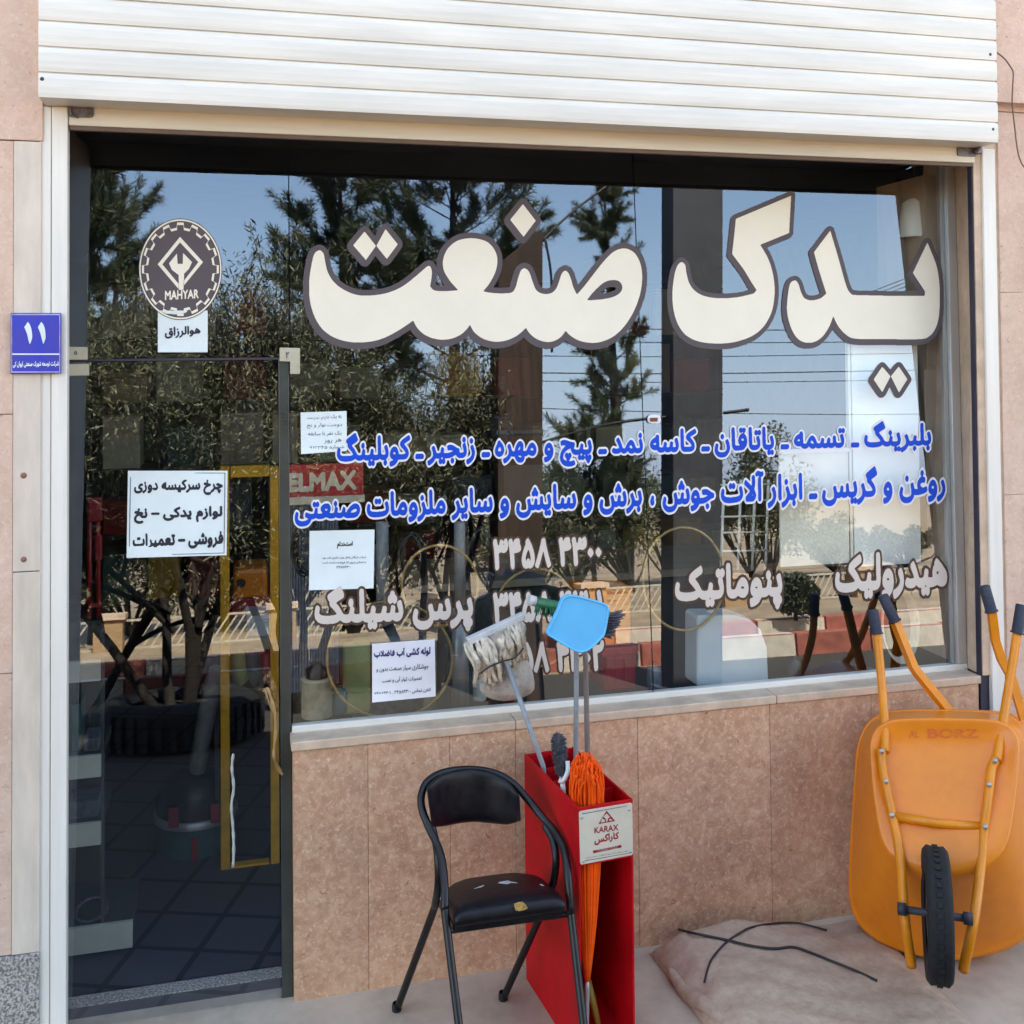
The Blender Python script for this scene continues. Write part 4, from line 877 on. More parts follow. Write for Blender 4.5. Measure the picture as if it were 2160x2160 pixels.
# orange straw broom
OB = thing('straw_broom', 'bright orange nylon straw broom upside down in the red stand', 'broom', tuple(inside(.05, .06, GZ+.02)))
tie = inside(.040, .035, .285); br = MB(); rg = random.Random(11)
for i in range(300):
    a_ = rg.uniform(0, 2*math.pi); r_ = math.sqrt(rg.random()); h_ = SZ+.125*(1-.3*r_*r_)*rg.uniform(.62, 1.08); ca, sa = math.cos(a_), math.sin(a_); uu = .060+.050*r_*ca; vv = .074+.062*r_*sa
    P = [inside(.040+.006*r_*ca, .035+.006*r_*sa, .29), inside(.045+.028*r_*ca, .040+.026*r_*sa, .48), inside(.052+.042*r_*ca, .050+.036*r_*sa, SZ-.15), inside(uu+rg.uniform(-.004, .004), vv, SZ-.02), inside(.060+(uu-.060)*.97+rg.uniform(-.005, .005), vv+rg.uniform(-.005, .005), (SZ+h_)/2), inside(.060+(uu-.060)*.9+rg.uniform(-.005, .005), vv+rg.uniform(-.006, .006), h_)]
    br.tube(cr(P, 3), [.0032]*13+[.0032, .003, .0026], 5)
br.build('straw', 'orangestraw', OB)
MB().tube([inside(.040, .035, .30), inside(.039, .035, .26), inside(.036, .034, .13), inside(.038, .036, GZ+.022)], [.006, .0085, .006, .005], 9).build('handle', 'steel', OB)
# small yellow handled tool
YT = thing('yellow_handled_tool', 'dark tool with a yellow handle standing inside the red stand', 'tool', tuple(inside(.1, .2, GZ+.02)))
q0, q1 = inside(.070, .22, .42), inside(.112, .12, GZ+.024); MB().tube([q0, q0+(q1-q0)*.66], .007, 9).build('shaft', 'tube_brown', YT); MB().tube([q0+(q1-q0)*.64, q0+(q1-q0)*.8, q1], [.009, .011, .010], 10).build('grip', mat('yellow_grip', (.45, .33, .06), .5), YT)

# ------------------------------------------------------------------ wheelbarrows
M['traytext'] = mat('worn_red_letter', (.62, .085, .02), .5, var=.3, scale=60, col2=(.70, .19, .02))
def wz(x, y): return (1700+x*.45545, 1200+y*.45545)
def barrow(label, dY, dx, handles, full, ssc=1.0):
    w3 = lambda x, y, Y: at(*wz(x+dx, y), Y+dY-.00034*(x-610))
    base = w3(610, 1990, -.66); T = thing('wheelbarrow', label, 'wheelbarrow', (float(base[0]), float(base[1]), GZ), 'orange wheelbarrows leaning on the shop wall')
    half = [(640, 660), (500, 660), (400, 664), (345, 680), (300, 710), (268, 755), (246, 815), (238, 880), (230, 1000), (222, 1120), (214, 1260), (207, 1400), (206, 1500), (216, 1570), (245, 1635), (300, 1690), (370, 1735), (460, 1766), (560, 1788), (660, 1806)]
    rim = half+[(660+(660-x)*.92, 1806+(1806-y)*.0-(1806-y)+(660-x)*.03) for x, y in half[-2:0:-1]]
    rim = [(x, y) for x, y in rim]; yr = lambda y: -.27-.20*(y-660)/1140
    pc = np.array([640, 1180.]); loops = []
    def inner(x, y, s):
        v = (y-660)/1146; cx_ = 640+10*v; kx_ = (.88-.30*v**1.3); ky0, ky1 = 695, 1430
        return (cx_+(x-cx_)*(1-s)+(x-cx_)*kx_*s, y*(1-s)+(ky0+(ky1-ky0)*v)*s)
    mb = MB(); n = len(rim); vs = []
    prof = [(0.0, .020, 1.0), (0, .010, 1.014), (0, -.004, 1.016), (0, -.010, 1.006), (.03, -.010, 1.0), (.06, -.014, 1.0), (.5, -.088, 1.0), (.93, -.150, 1.0), (.985, -.158, 1.0), (1.0, -.160, .997), (1.03, -.1607, 1.0), (1.12, -.1612, 1.0), (1.25, -.1615, 1.0)]
    for s, d, k in prof:
        for x, y in rim:
            X, Yy = inner(x, y, min(s, 1.0)); X = pc[0]+(X-pc[0])*k; Yy = pc[1]+(Yy-pc[1])*k
            if s > 1: kk_ = 1-(s-1); X = pc[0]+(X-pc[0])*kk_; Yy = pc[1]+(Yy-pc[1])*kk_
            vs.append(w3(X, Yy, yr(y)+d))
    fs = [(a*n+i, a*n+(i+1) % n, (a+1)*n+(i+1) % n, (a+1)*n+i) for a in range(len(prof)-1) for i in range(n)]
    mb.add(vs, fs+[tuple((len(prof)-1)*n+i for i in range(n))], 0, True); tray = mb.build('tray', 'orange', T, sub=1)
    so = tray.modifiers.new('thick', 'SOLIDIFY'); so.thickness = .003; so.offset = 1
    rr = MB().tube([w3(x, y, yr(y)+.012) for x, y in rim], .0065, 8, closed=True).build('rolled_rim', 'orange_tube', T); rr.parent = tray; rr.location = (0, 0, 0)
    for gp, tb, sq in handles:
        tube_pts = [w3(*p) for p in tb]
        if sq: mbh = MB().tube(tube_pts, .020, 4)
        else: mbh = MB().tube(cr(tube_pts, 6), .0155, 12)
        mbh.sm = [False]*len(mbh.sm) if sq else mbh.sm
        hb = mbh.build('handle_bar', 'orange_tube', T); G0, G1 = w3(*gp[0]), w3(*gp[1]); ax_ = (G1-G0)
        gr = MB().tube([G0, G0+ax_*.03, G0+ax_*.94, G0+ax_*.95, G1], [.017, .0205, .0205, .0245, .0245], 14).build('grip', 'grip', T); gr.parent = hb; gr.location = (0, 0, 0)
    if not full: return T
    for pts in [[(350, 835, -.475), (353, 900, -.49), (366, 975, -.52), (388, 1080, -.55), (405, 1160, -.57), (425, 1260, -.60), (440, 1380, -.64), (452, 1560, -.72), (468, 1700, -.74), (490, 1840, -.73)], [(880, 880, -.475), (862, 920, -.49), (852, 985, -.52), (840, 1090, -.55), (828, 1185, -.57), (818, 1300, -.60), (805, 1420, -.64), (782, 1600, -.72), (758, 1720, -.74), (728, 1860, -.73)]]:
        MB().tube(cr([w3(*p) for p in pts], 5), .0155, 12).build('frame_tube', 'orange_tube', T)
    MB().tube([w3(395, 1142, -.565), w3(600, 1178, -.575), w3(835, 1195, -.565)], .0145, 12).build('cross_bar', 'orange_tube', T)
    for q0, q1 in [((340, 700, -.33), (330, 785, -.285)), ((905, 700, -.33), (965, 820, -.285))]:
        MB().tube([w3(*q0), w3(*q1)], .009, 8).build('tray_bracket', 'orange_tube', T)
    for x, y, yy in [(352, 845, -.496), (372, 985, -.54), (878, 890, -.498), (850, 1000, -.54), (398, 1142, -.588), (832, 1196, -.588)]:
        MB().lathe([(0, .006), (.006, .005), (.0075, 0), (.009, 0), (.009, -.004)], w3(x, y, yy), 6, axis=(-.3, -1, .1)).build('bolt', 'steel', T)
    wc = w3(607, 1600, -.745); a0, a1 = w3(430, 1573, -.745), w3(765, 1622, -.745)
    ax_ = (a1-a0)/np.linalg.norm(a1-a0); WR = .196
    WH = MB(); pf = [(.135, -.030), (.165, -.038), (.186, -.038), (.199, -.026), (WR, -.010), (WR, .010), (.199, .026), (.186, .038), (.165, .038), (.135, .030)]
    WH.lathe(pf, wc, 40, axis=tuple(ax_)); wheel = WH.build('wheel', 'rubber', T)
    tr = MB(); A_ = Vector(ax_); u_ = A_.orthogonal().normalized(); q_ = A_.cross(u_)
    for i in range(44):
        for s_ in (-1, 0, 1):
            an = 2*math.pi*(i+.5*abs(s_))/44; rd = u_*math.cos(an)+q_*math.sin(an); tn = A_.cross(rd); R3 = Matrix((tn, A_, rd)).transposed(); c_ = Vector(wc)+rd*(WR+.001-.007*abs(s_))+A_*(.019*s_)
            v = [c_+R3@Vector((x*.0075, y*.0075, z*.0045)) for z in (-1, 1) for x, y in ((-1, -1), (1, -1), (1, 1), (-1, 1))]
            tr.add(v, [(0, 3, 2, 1), (4, 5, 6, 7), (0, 1, 5, 4), (1, 2, 6, 5), (2, 3, 7, 6), (3, 0, 4, 7)])
    o = tr.build('tread', 'rubber', T); o.parent = wheel; o.location = (0, 0, 0)
    o = MB().lathe([(.022, -.03), (.03, -.028), (.1, -.012), (.135, -.026), (.14, -.026), (.14, .026), (.135, .026), (.1, .012), (.03, .028), (.022, .03)], wc, 32, axis=tuple(ax_)).build('rim', 'steel', T); o.parent = wheel; o.location = (0, 0, 0)
    MB().tube([a0, a1], .0115, 12).build('axle', 'grip', T)
    for a_, sg in ((a0, 1), (a1, -1)):
        MB().tube([Vector(a_)-Vector(ax_)*.004*sg, Vector(a_)+Vector(ax_)*.022*sg], .019, 14).build('axle_clamp', 'grip', T)
    return T
b1_ = barrow('front orange wheelbarrow tipped up with its black wheel towards the street', 0, 0, [(((308, 188, -.29), (328, 302, -.305)), [(328, 298, -.305), (342, 430, -.325), (356, 600, -.37), (366, 720, -.42), (366, 850, -.475)], False), (((1000, 165, -.29), (978, 300, -.305)), [(978, 298, -.305), (955, 450, -.335), (930, 600, -.37), (908, 740, -.42), (884, 890, -.48)], False)], True)
# worn lettering on the tray
from mathutils.bvhtree import BVHTree
bpy.context.view_layer.update()
TRAY = next(c for c in b1_.children if c.name.startswith('tray') and 'bracket' not in c.name)
BVH = BVHTree.FromObject(TRAY, bpy.context.evaluated_depsgraph_get())
def onto(px, py, d):
    r = Vector(ray(px, py)); h, n_, _, _ = BVH.ray_cast(Vector(CAM), r); n_ = n_ if n_.dot(r) < 0 else -n_
    return np.array(h+n_*(.0012+d))
for nm, txt, q, lt in [('worn_lettering', 'AL', ((1918, 1541, 1557), (1938, 1540, 1556)), 1), ('worn_lettering', 'BORZ', ((1957, 1537, 1557), (2063, 1538, 1556)), 1)]:
    o = ink_text(txt, q, 'traytext', None, 0, 60, 2, 2, True, nm, surf=onto); o.parent = TRAY; o.location = (0, 0, 0)
b2_ = barrow('rear orange wheelbarrow nested behind the front one with only its bent square handles showing', .05, 25, [(((330, 122, -.27), (388, 245, -.275)), [(386, 240, -.275), (470, 450, -.285), (490, 480, -.29), (670, 700, -.33)], True), (((800, 78, -.27), (835, 200, -.275)), [(835, 195, -.275), (852, 330, -.28), (880, 420, -.285), (925, 500, -.29), (985, 700, -.33)], True)], False)

# ------------------------------------------------------------------ sack, cables
def sack_h(x, y):
    u = (x-1.40)/.86; v = (y+.92)/.775
    e = max(0, min(u, 1-u)); f_ = max(0, min(v, 1-v)); prof = min(1, e/.10)**.5*min(1, f_/.09)**.5
    h = .085*prof*(1-.75*max(0, u-.35))+.004*math.sin(9*x+4*y)+.003*math.sin(17*y-5*x)+.0035*math.sin(31*x+3*math.sin(7*y))*math.sin(23*y+2)+.003*math.sin(47*(y+.3*x)+2*math.sin(11*x))+.022*math.exp(-((u-.34)**2/.05+(v-.90)**2/.02))-.02*math.exp(-((u-.78)**2/.01+(v-.9)**2/.02))
    return GZ+max(.004, h*(prof > 0))
mb = MB(); nx, ny = 90, 84; tp = []
for j in range(ny+1):
    for i in range(nx+1):
        u, v = i/nx, j/ny; x = 1.40+.86*u; y = -.92+.775*v; xx = x+.05*(.5-v)*(1-u)*0+.03*(1-v)*(1-2*u); tp.append((xx, y, sack_h(x, y) if 0 < i < nx and 0 < j < ny else GZ+.003))
n1 = nx+1; mb.add(tp, [(j*n1+i, j*n1+i+1, (j+1)*n1+i+1, (j+1)*n1+i) for j in range(ny) for i in range(nx)], 0, True)
k = len(mb.v); mb.add([(1.43, -.92, GZ+.001), (2.23, -.92, GZ+.001), (2.26, -.145, GZ+.001), (1.40, -.145, GZ+.001)], [(3, 2, 1, 0)])
SK = solo(mb, 'cloth_sack', 'sack', 'dusty pink flat cloth sack lying at the foot of the stone wall', 'sack')
fo = MB().tube(cr([(1.412, -.30, .10), (1.425, -.42, .085), (1.445, -.55, .11), (1.475, -.70, .09)], 6), [.022*math.sin(math.pi*(i+2)/22)+.004 for i in range(19)], 10).build('folded_edge', 'sack', SK)
def onsack(px, py):
    z = .15
    for _ in range(8): p = atz(px, py, z); z = (sack_h(p[0], p[1]) if 1.4 < p[0] < 2.26 and -.92 < p[1] < -.145 else GZ)+.006
    return atz(px, py, z)
def sk(x, y): return onsack(1320+x*.33126, 1860+y*.33126)
solo(MB().tube(cr([sk(*q) for q in [(325, 262), (312, 292), (400, 320), (520, 345), (650, 372), (800, 408), (950, 425), (1060, 415), (1150, 440), (1300, 500), (1450, 560), (1600, 630)]], 5), .0042, 8), 'black_cable', 'cable', 'thick black cable running across the sack towards the wheelbarrow', 'cable')
solo(MB().tube(cr([sk(*q) for q in [(500, 640), (520, 560), (555, 480), (640, 385), (720, 330), (800, 290), (950, 264), (1100, 264), (1280, 308)]], 5), .0034, 8), 'thin_cable', 'cable', 'thin black cable looping over the sack close to the wall', 'cable')
def rc(x, y, Y=-.197): return at(1960+x*.20704, 80+y*.20704, Y)
solo(MB().tube(cr([rc(600, 90, -.20), rc(690, 150), rc(770, 215), rc(835, 305), rc(856, 360), rc(850, 500), rc(846, 680), rc(870, 900), rc(892, 1090), rc(922, 1230), rc(990, 1340), rc(1200, 1500)], 6), .0028, 7), 'wall_cable', mat('brown_cable', (.16, .10, .08), .7), 'thin brown cable hanging down the right stone pier', 'cable')
# ------------------------------------------------------------------ inside the shop, seen through the glass
DD = 1.118
def d3(x, y, Y): return at(x*DD, y*DD, Y)
def dbox(mb, x0, y0, x1, y1, Y, dep, mi=0): return pxbox(mb, x0*DD, y0*DD, x1*DD, y1*DD, Y, dep, mi)
def ctr(x, y, Y): return tuple(d3(x, y, Y))
# ochre frame of an inner door
YF = thing('inner_door_frame', 'ochre painted metal door frame standing inside the shop', 'door frame', ctr(472, 1650, .9))
for a in [(415, 880, 434, 1655), (509, 880, 528, 1655)]: dbox(MB(), *a, .9, .05).build('jamb', 'yellow', YF, bevel=.004)
dbox(MB(), 434.5, 880, 508.5, 899, .902, .046).build('head_rail', 'yellow', YF, bevel=.003); dbox(MB(), 434.5, 1636, 508.5, 1655, .902, .046).build('bottom_rail', 'yellow', YF, bevel=.003)
# shelf rack at the far left
SR = thing('shelf_rack', 'dark shelf rack with pale shelf edges inside the door', 'shelf', ctr(150, 1780, .3))
for y0, y1, x1 in [(1255, 1285, 189), (1437, 1466, 190), (1566, 1594, 190), (1764, 1788, 250)]:
    m_ = MB(); dbox(m_, 60, y0, x1, y1, .35, .02); m_.build('shelf_edge', 'shelf', SR, bevel=.002)
    m_ = MB(); dbox(m_, 60, y0+4, x1-1, y0+9, .375, .35); m_.build('shelf_board', 'shelfdark', SR)
dbox(MB(), 190.5, 1180, 196, 1790, .37, .03).build('upright', 'shelfdark', SR); dbox(MB(), 60, 1180, 190, 1790, .74, .02).build('back_sheet', 'shelfdark', SR)
for nm, lb, x0, y0, x1, y1, m_ in [('paper_stack', 'pale stack of papers on the second shelf of the rack', 131, 1515, 185, 1560, 'greyblue'), ('teal_box', 'dark teal box standing on the upper shelf of the rack', 135, 1330, 152, 1432, 'teal'), ('grey_box', 'grey carton beside the teal box on the rack', 158, 1395, 186, 1434, 'greyblue'), ('wire_coil', 'dark coil of wire on the lowest shelf of the rack', 140, 1690, 205, 1755, 'bristle')]:
    if nm == 'wire_coil':
        c_ = d3(172, 1735, .5); m2 = MB()
        for k in range(5): m2.tube([(c_[0]+(.07-.004*k)*math.cos(t), c_[1]+.09*math.sin(t), c_[2]-.02+.014*k) for t in np.linspace(0, 2*math.pi, 20, endpoint=False)], .007, 6, closed=True)
        solo(m2, nm, m_, lb, 'coil'); continue
    t = thing(nm, lb, 'box', ctr((x0+x1)/2, y1, .45)); dbox(MB(), x0, y0+5, x1, y1, .45, .12).build('body', m_, t, bevel=.003); dbox(MB(), x0-.6, y0, x1+.6, y0+4.6, .447, .126).build('lid', m_, t, bevel=.002)
# red pipe tool
RT_ = thing('red_clamp', 'long dark red bar clamp hanging inside the door', 'clamp', ctr(178, 1165, .45))
MB().tube([d3(170, 955, .45), d3(168, 1165, .45)], .008, 8).build('bar', 'crimson', RT_); MB().tube([d3(185, 960, .45), d3(186, 1165, .45)], .008, 8).build('bar', 'crimson', RT_)
dbox(MB(), 165, 940, 192, 985, .44, .03).build('jaw', 'crimson', RT_, bevel=.006); dbox(MB(), 178, 1010, 192, 1058, .44, .03).build('sliding_jaw', 'crimson', RT_, bevel=.006)
dbox(MB(), 166, 1140, 190, 1146, .44, .03).build('foot_plate', 'crimson', RT_, bevel=.002)
# workshop vacuum with hose
VA = thing('workshop_vacuum', 'drum vacuum with red head and grey hose inside the door', 'vacuum cleaner', ctr(370, 1625, 1.2))
c_ = d3(370, 1620, 1.2); rr_ = .17; zt = d3(370, 1535, 1.2)[2]
MB().lathe([(0, c_[2]), (rr_, c_[2]), (rr_*1.02, c_[2]+.06), (rr_, zt-.02), (rr_*1.04, zt)], (c_[0], c_[1], 0), 30).build('drum', 'teal', VA)
MB().lathe([(rr_*1.06, zt), (rr_*1.06, zt+.02), (rr_*.98, zt+.03)], (c_[0], c_[1], 0), 30).build('clamp_ring', 'steel', VA)
MB().lathe([(rr_*.98, zt+.032), (rr_*.95, zt+.10), (rr_*.7, zt+.17), (rr_*.3, zt+.19), (0, zt+.19)], (c_[0], c_[1], 0), 30).build('motor_head', 'black', VA)
for a_ in (-.5, .5): MB().box((c_[0]-.02+a_*rr_, c_[1]-rr_*1.0, zt+.02), (c_[0]+.02+a_*rr_, c_[1]-rr_*.9, zt+.10)).build('red_clip', 'crimson', VA, bevel=.004)
MB().box((c_[0]-.012, c_[1]-rr_*1.06, c_[2]+.04), (c_[0]+.014, c_[1]-rr_*1.01, zt-.03)).build('red_strip', 'crimson', VA)
H_ = cr([d3(373, 1450, 1.15), d3(378, 1415, 1.1), d3(388, 1360, 1.05), d3(400, 1300, 1.0), d3(412, 1262, .98)], 14); MB().tube(H_, [.036+.003*(i % 2) for i in range(len(H_))], 12).build('hose', 'hosegrey', VA)
# ELMAX sign and corrugated sheet
SG = thing('sign_board', 'red sign board with cream letters ELMAX inside the window', 'sign', ctr(607, 945, .30))
dbox(MB(), 530, 878, 686, 944, .30, .03).build('board', 'redsign', SG, bevel=.003); dbox(MB(), 528, 940, 688, 947, .296, .03).build('lower_lip', 'signcream', SG)
ink_text('ELMAX', ((543*DD, 893*DD, 929*DD), (673*DD, 886*DD, 924*DD)), 'signcream', SG, 0, 60, 3, 4, True, 'sign_letters', surf=lambda x, y, d: at(x, y, .2985))
CS = MB(); a = d3(532, 948, .33); b = d3(640, 1300, .33); n = 40
for i in range(n):
    x0 = a[0]+(b[0]-a[0])*i/n; x1 = a[0]+(b[0]-a[0])*(i+1)/n; CS.box((x0, .33+(i % 2)*.008, b[2]), (x1, .352, a[2]))
solo(CS, 'corrugated_sheet', 'greyblue', 'grey corrugated metal sheet under the red sign board', 'metal sheet')
# gold rings hanging in the window
for (x, y, rx, ry, Yr), lb in zip([(830, 1105, 72, 76, .10), (1290, 1092, 77, 97, .12), (1012, 1165, 80, 92, .20), (735, 1245, 118, 110, .14)], ['gold drive belt hanging over the letters پرس', 'gold drive belt hanging above the letters پنوماتیک', 'gold drive belt hanging behind the phone numbers', 'largest gold drive belt standing behind the plumbing notice']):
    P = [d3(x+rx*math.cos(t), y+ry*math.sin(t), Yr+.012*math.cos(2*t)) for t in np.linspace(0, 2*math.pi, 56, endpoint=False)]
    solo(MB().tube(P, .0055, 7, closed=True), 'drive_belt', 'brass', lb, 'belt', 'gold belts hanging in the window')
# pipes standing in the window
for (x, y0, y1, r, Yp, m_), lb in zip([(869, 1150, 1335, .032, .25, 'steel'), (812, 1200, 1345, .026, .30, 'kegcream'), (722, 985, 1180, .024, .35, 'hosegrey'), (868, 985, 1140, .022, .42, 'hosegrey')], ['thick steel pipe standing left of the mop head', 'cream cardboard tube standing behind the plumbing notice', 'thin grey pipe standing right of the job notice', 'thin grey pipe standing behind the first gold belt']):
    c_ = d3(x, y1, Yp); zt = d3(x, y0, Yp)[2]; solo(MB().lathe([(0, c_[2]), (r, c_[2]), (r, zt), (r*.82, zt), (r*.82, zt-.05), (0, zt-.05)], (c_[0], c_[1], 0), 20), 'pipe', m_, lb, 'pipe')
# cream tin with a dark bottle, lime jerrycan
TN = thing('cream_tin', 'round cream tin standing low at the left end of the window', 'tin', ctr(598, 1345, .22)); c_ = d3(598, 1350, .22)
MB().lathe([(0, 0), (.055, 0), (.056, .004), (.055, .13), (.058, .134), (.05, .138), (0, .138)], c_, 26).build('body', 'kegcream', TN)
MB().lathe([(.04, .139), (.042, .17), (.02, .18), (.02, .19), (0, .19)], c_, 22).build('cap', 'black', TN)
KN = thing('lime_can', 'faded lime plastic can standing beside the corrugated sheet', 'can', ctr(690, 1345, .40)); dbox(MB(), 645, 1215, 700, 1345, .40, .09).build('body', 'lime', KN, bevel=.012); MB().lathe([(.014, 0), (.014, .03), (0, .03)], d3(660, 1215, .44), 14).build('cap', 'black', KN)
# steel drum and grey cloths behind rings
DR = thing('steel_drum', 'grey steel drum standing behind the largest gold belt', 'drum', ctr(735, 1340, .55)); c_ = d3(735, 1345, .55)
MB().lathe([(0, 0), (.15, 0), (.15, .1), (.155, .105), (.15, .11), (.15, .21), (.155, .215), (.15, .22), (.15, .32), (.155, .325), (0, .325)], c_, 36).build('body', 'greyblue', DR); MB().lathe([(.02, .326), (.02, .335), (0, .335)], (c_[0]+.07, c_[1], c_[2]), 14).build('bung', 'black', DR)
# red-orange moulded crates at the middle
for (x0, y0, x1, y1, Yc, m_), lb in zip([(1135, 1225, 1205, 1300, .34, 'redsign'), (1105, 1115, 1195, 1215, .36, 'orange')], ['red plastic crate behind the dustpan', 'orange plastic crate stacked on the red crate']):
    t = thing('plastic_crate', lb, 'crate', ctr((x0+x1)/2, y1, Yc)); dbox(MB(), x0+4, y0+8, x1-4, y1, Yc+.008, .2).build('body', m_, t, bevel=.008); dbox(MB(), x0, y0, x1, y0+9, Yc, .216).build('rim', m_, t, bevel=.004)
    for i in range(3): xx = x0+10+(x1-x0-20)*i/3; dbox(MB(), xx, y0+18, xx+(x1-x0-20)/3-4, y1-10, Yc+.004, .006).build('front_rib', m_, t)
# white boards, pale rounded canister, lamp
WB = thing('white_board', 'tall white display board behind the right end of the window', 'board', ctr(1672, 1060, .16)); dbox(MB(), 1606, 640, 1738, 1062, .16, .012).build('panel', 'poster', WB, bevel=.001)
dbox(MB(), 1603.5, 640, 1605.8, 1062, .156, .02).build('edge_strip', 'posterc', WB)
WB2 = thing('cream_board', 'low cream display board left of the tall white board', 'board', ctr(1540, 1062, .19)); dbox(MB(), 1470, 852, 1603, 1062, .155, .01).build('panel', 'posterc', WB2, bevel=.001); dbox(MB(), 1469, 849, 1603, 852, .152, .016).build('top_strip', 'poster', WB2)
CB = thing('beige_cabinet', 'narrow beige wooden cabinet at the right end inside', 'cabinet', ctr(1772, 1050, .24)); dbox(MB(), 1742, 330, 1795, 1050, .24, .35).build('carcass', 'beige', CB, bevel=.003); dbox(MB(), 1744, 345, 1792, 690, .232, .0075).build('door_leaf', 'beige', CB, bevel=.002); dbox(MB(), 1744, 697, 1792, 1045, .232, .0075).build('door_leaf', 'beige', CB, bevel=.002)
CN = thing('pale_canister', 'pale blue rounded plastic canister on the window ledge', 'canister', ctr(1382, 1295, .16))
pts = [(1315, 1295), (1315, 1168), (1318, 1161), (1385, 1160), (1415, 1168), (1436, 1188), (1448, 1222), (1451, 1295)]
MB().prism([d3(x, y, .13) for x, y in pts], (0, .12, 0)).build('body', 'canister', CN, bevel=.008); MB().lathe([(.016, 0), (.016, .02), (0, .02)], d3(1340, 1160, .19), 14).build('cap', 'white_metal', CN)
LP = thing('white_lampshade', 'white cone lampshade hanging inside at the top right', 'lamp', ctr(1722, 430, .30)); c_ = d3(1724, 375, .32)
MB().lathe([(.02, 0), (.05, -.02), (.066, -.16), (.06, -.17)], c_, 24).build('shade', 'poster', LP); MB().tube([c_, c_+np.array([0, 0, .35])], .004, 7).build('flex', 'cable', LP)
# clear hose coil and small lattice rack
HC = MB(); c_ = d3(1700, 1180, .10)
for k in range(6): HC.tube([(c_[0]+(.11-.004*k)*math.cos(t)*.75, c_[1]+.006*k+.01*math.sin(t), c_[2]+(.15-.003*k)*math.sin(t)) for t in np.linspace(0, 2*math.pi, 40, endpoint=False)], .0032, 6, closed=True)
solo(HC, 'hose_coil', 'clearhose', 'coil of clear hose hanging low at the right end of the window', 'hose')
RK = thing('wire_rack', 'white wire rack standing behind the cream board', 'rack', ctr(1408, 1060, .34))
for x in (1366, 1398, 1425, 1450): MB().tube([d3(x, 905, .34), d3(x-6, 1075, .34)], .006, 6).build('upright_wire', 'poster', RK)
for y in (915, 945, 975, 1005, 1040): MB().tube([d3(1360, y, .338), d3(1455, y-2, .338)], .004, 6).build('cross_wire', 'poster', RK)
# shelves with red boxes on the back wall
BS = thing('back_shelves', 'dark wall of storage shelves at the back of the shop', 'shelves', (1.2, 4.2, GZ))
for z in (.5, .95, 1.4, 1.85, 2.3, 2.7): MB().box((-1.0, 4.0, z), (3.9, 4.45, z+.025)).build('shelf_board', 'shelfdark', BS)
for x in (-1.0, .2, 1.4, 2.6, 3.87): MB().box((x, 3.99, GZ), (x+.03, 4.46, 2.9)).build('upright', 'shelfdark', BS)
NTH = ['first', 'second', 'third', 'fourth', 'fifth', 'sixth', 'seventh', 'eighth', 'ninth', 'tenth', 'eleventh', 'twelfth', 'thirteenth', 'fourteenth', 'fifteenth', 'sixteenth']
rg = random.Random(21); cols = ['crimson', 'redsign', 'posterc', 'greyblue', 'teal', 'beige', 'kegcream', 'steel', 'yellow', 'shelf']
BM = {'crimson': 'dark red', 'redsign': 'red', 'posterc': 'cream', 'greyblue': 'grey blue', 'teal': 'teal', 'beige': 'tan', 'kegcream': 'straw coloured', 'steel': 'silver', 'yellow': 'ochre', 'shelf': 'pale grey'}
for si, z in enumerate((.5, .95, 1.4, 1.85, 2.3)):
    x = -.9; kth = 0
    while x < 3.6:
        w_ = rg.uniform(.16, .36); h_ = rg.uniform(.14, .36); c = rg.choice(cols); kth += 1; t = thing('storage_box', f'{BM[c]} storage box on the {NTH[si]} back shelf from the floor, {NTH[kth-1]} from the left', 'box', (x+w_/2, 4.2, z+.026), 'boxes on the back shelves')
        MB().box((x, 4.03, z+.0255), (x+w_, 4.35, z+.025+h_)).build('body', c, t, bevel=.004); MB().box((x-.002, 4.027, z+.026+h_), (x+w_+.002, 4.353, z+.05+h_)).build('lid', c, t, bevel=.003); x += w_+rg.uniform(.03, .18)
# counter at the right, stacked cloth pile behind handles
CT = thing('shop_counter', 'dark wooden counter standing across the shop', 'counter', (1.9, 1.9, GZ)); MB().box((.9, 1.7, GZ), (3.6, 2.3, .98)).build('body', 'shelfdark', CT); MB().box((.86, 1.66, .981), (3.64, 2.34, 1.02)).build('top', 'beige', CT, bevel=.004)
# more stock seen through the door and along the window base
t = thing('orange_machine', 'orange machine housing behind the ochre door frame', 'machine', ctr(470, 1165, 1.3)); dbox(MB(), 440, 1075, 505, 1130, 1.3, .25).build('hood', 'orange', t, bevel=.02); dbox(MB(), 436, 1131, 512, 1165, 1.28, .3).build('base', 'crimson', t, bevel=.008); MB().tube([d3(455, 1100, 1.28), d3(455, 1100, 1.24)], .02, 14).build('knob', 'black', t)
t = thing('grey_carton', 'pale grey carton on top of the stock behind the ochre door frame', 'box', ctr(492, 1210, 1.1)); dbox(MB(), 466, 1168, 522, 1210, 1.1, .2).build('body', 'canister', t, bevel=.004); dbox(MB(), 465, 1163, 523, 1167.5, 1.096, .208).build('lid', 'canister', t, bevel=.003)
t = thing('work_bench', 'dark low bench carrying the cartons behind the door', 'bench', ctr(480, 1500, 1.2)); dbox(MB(), 400, 1212, 560, 1222, 1.05, .5).build('bench_top', 'beige', t, bevel=.004); dbox(MB(), 405, 1223, 414, 1600, 1.07, .04).build('leg', 'shelfdark', t); dbox(MB(), 546, 1223, 555, 1600, 1.07, .04).build('leg', 'shelfdark', t)
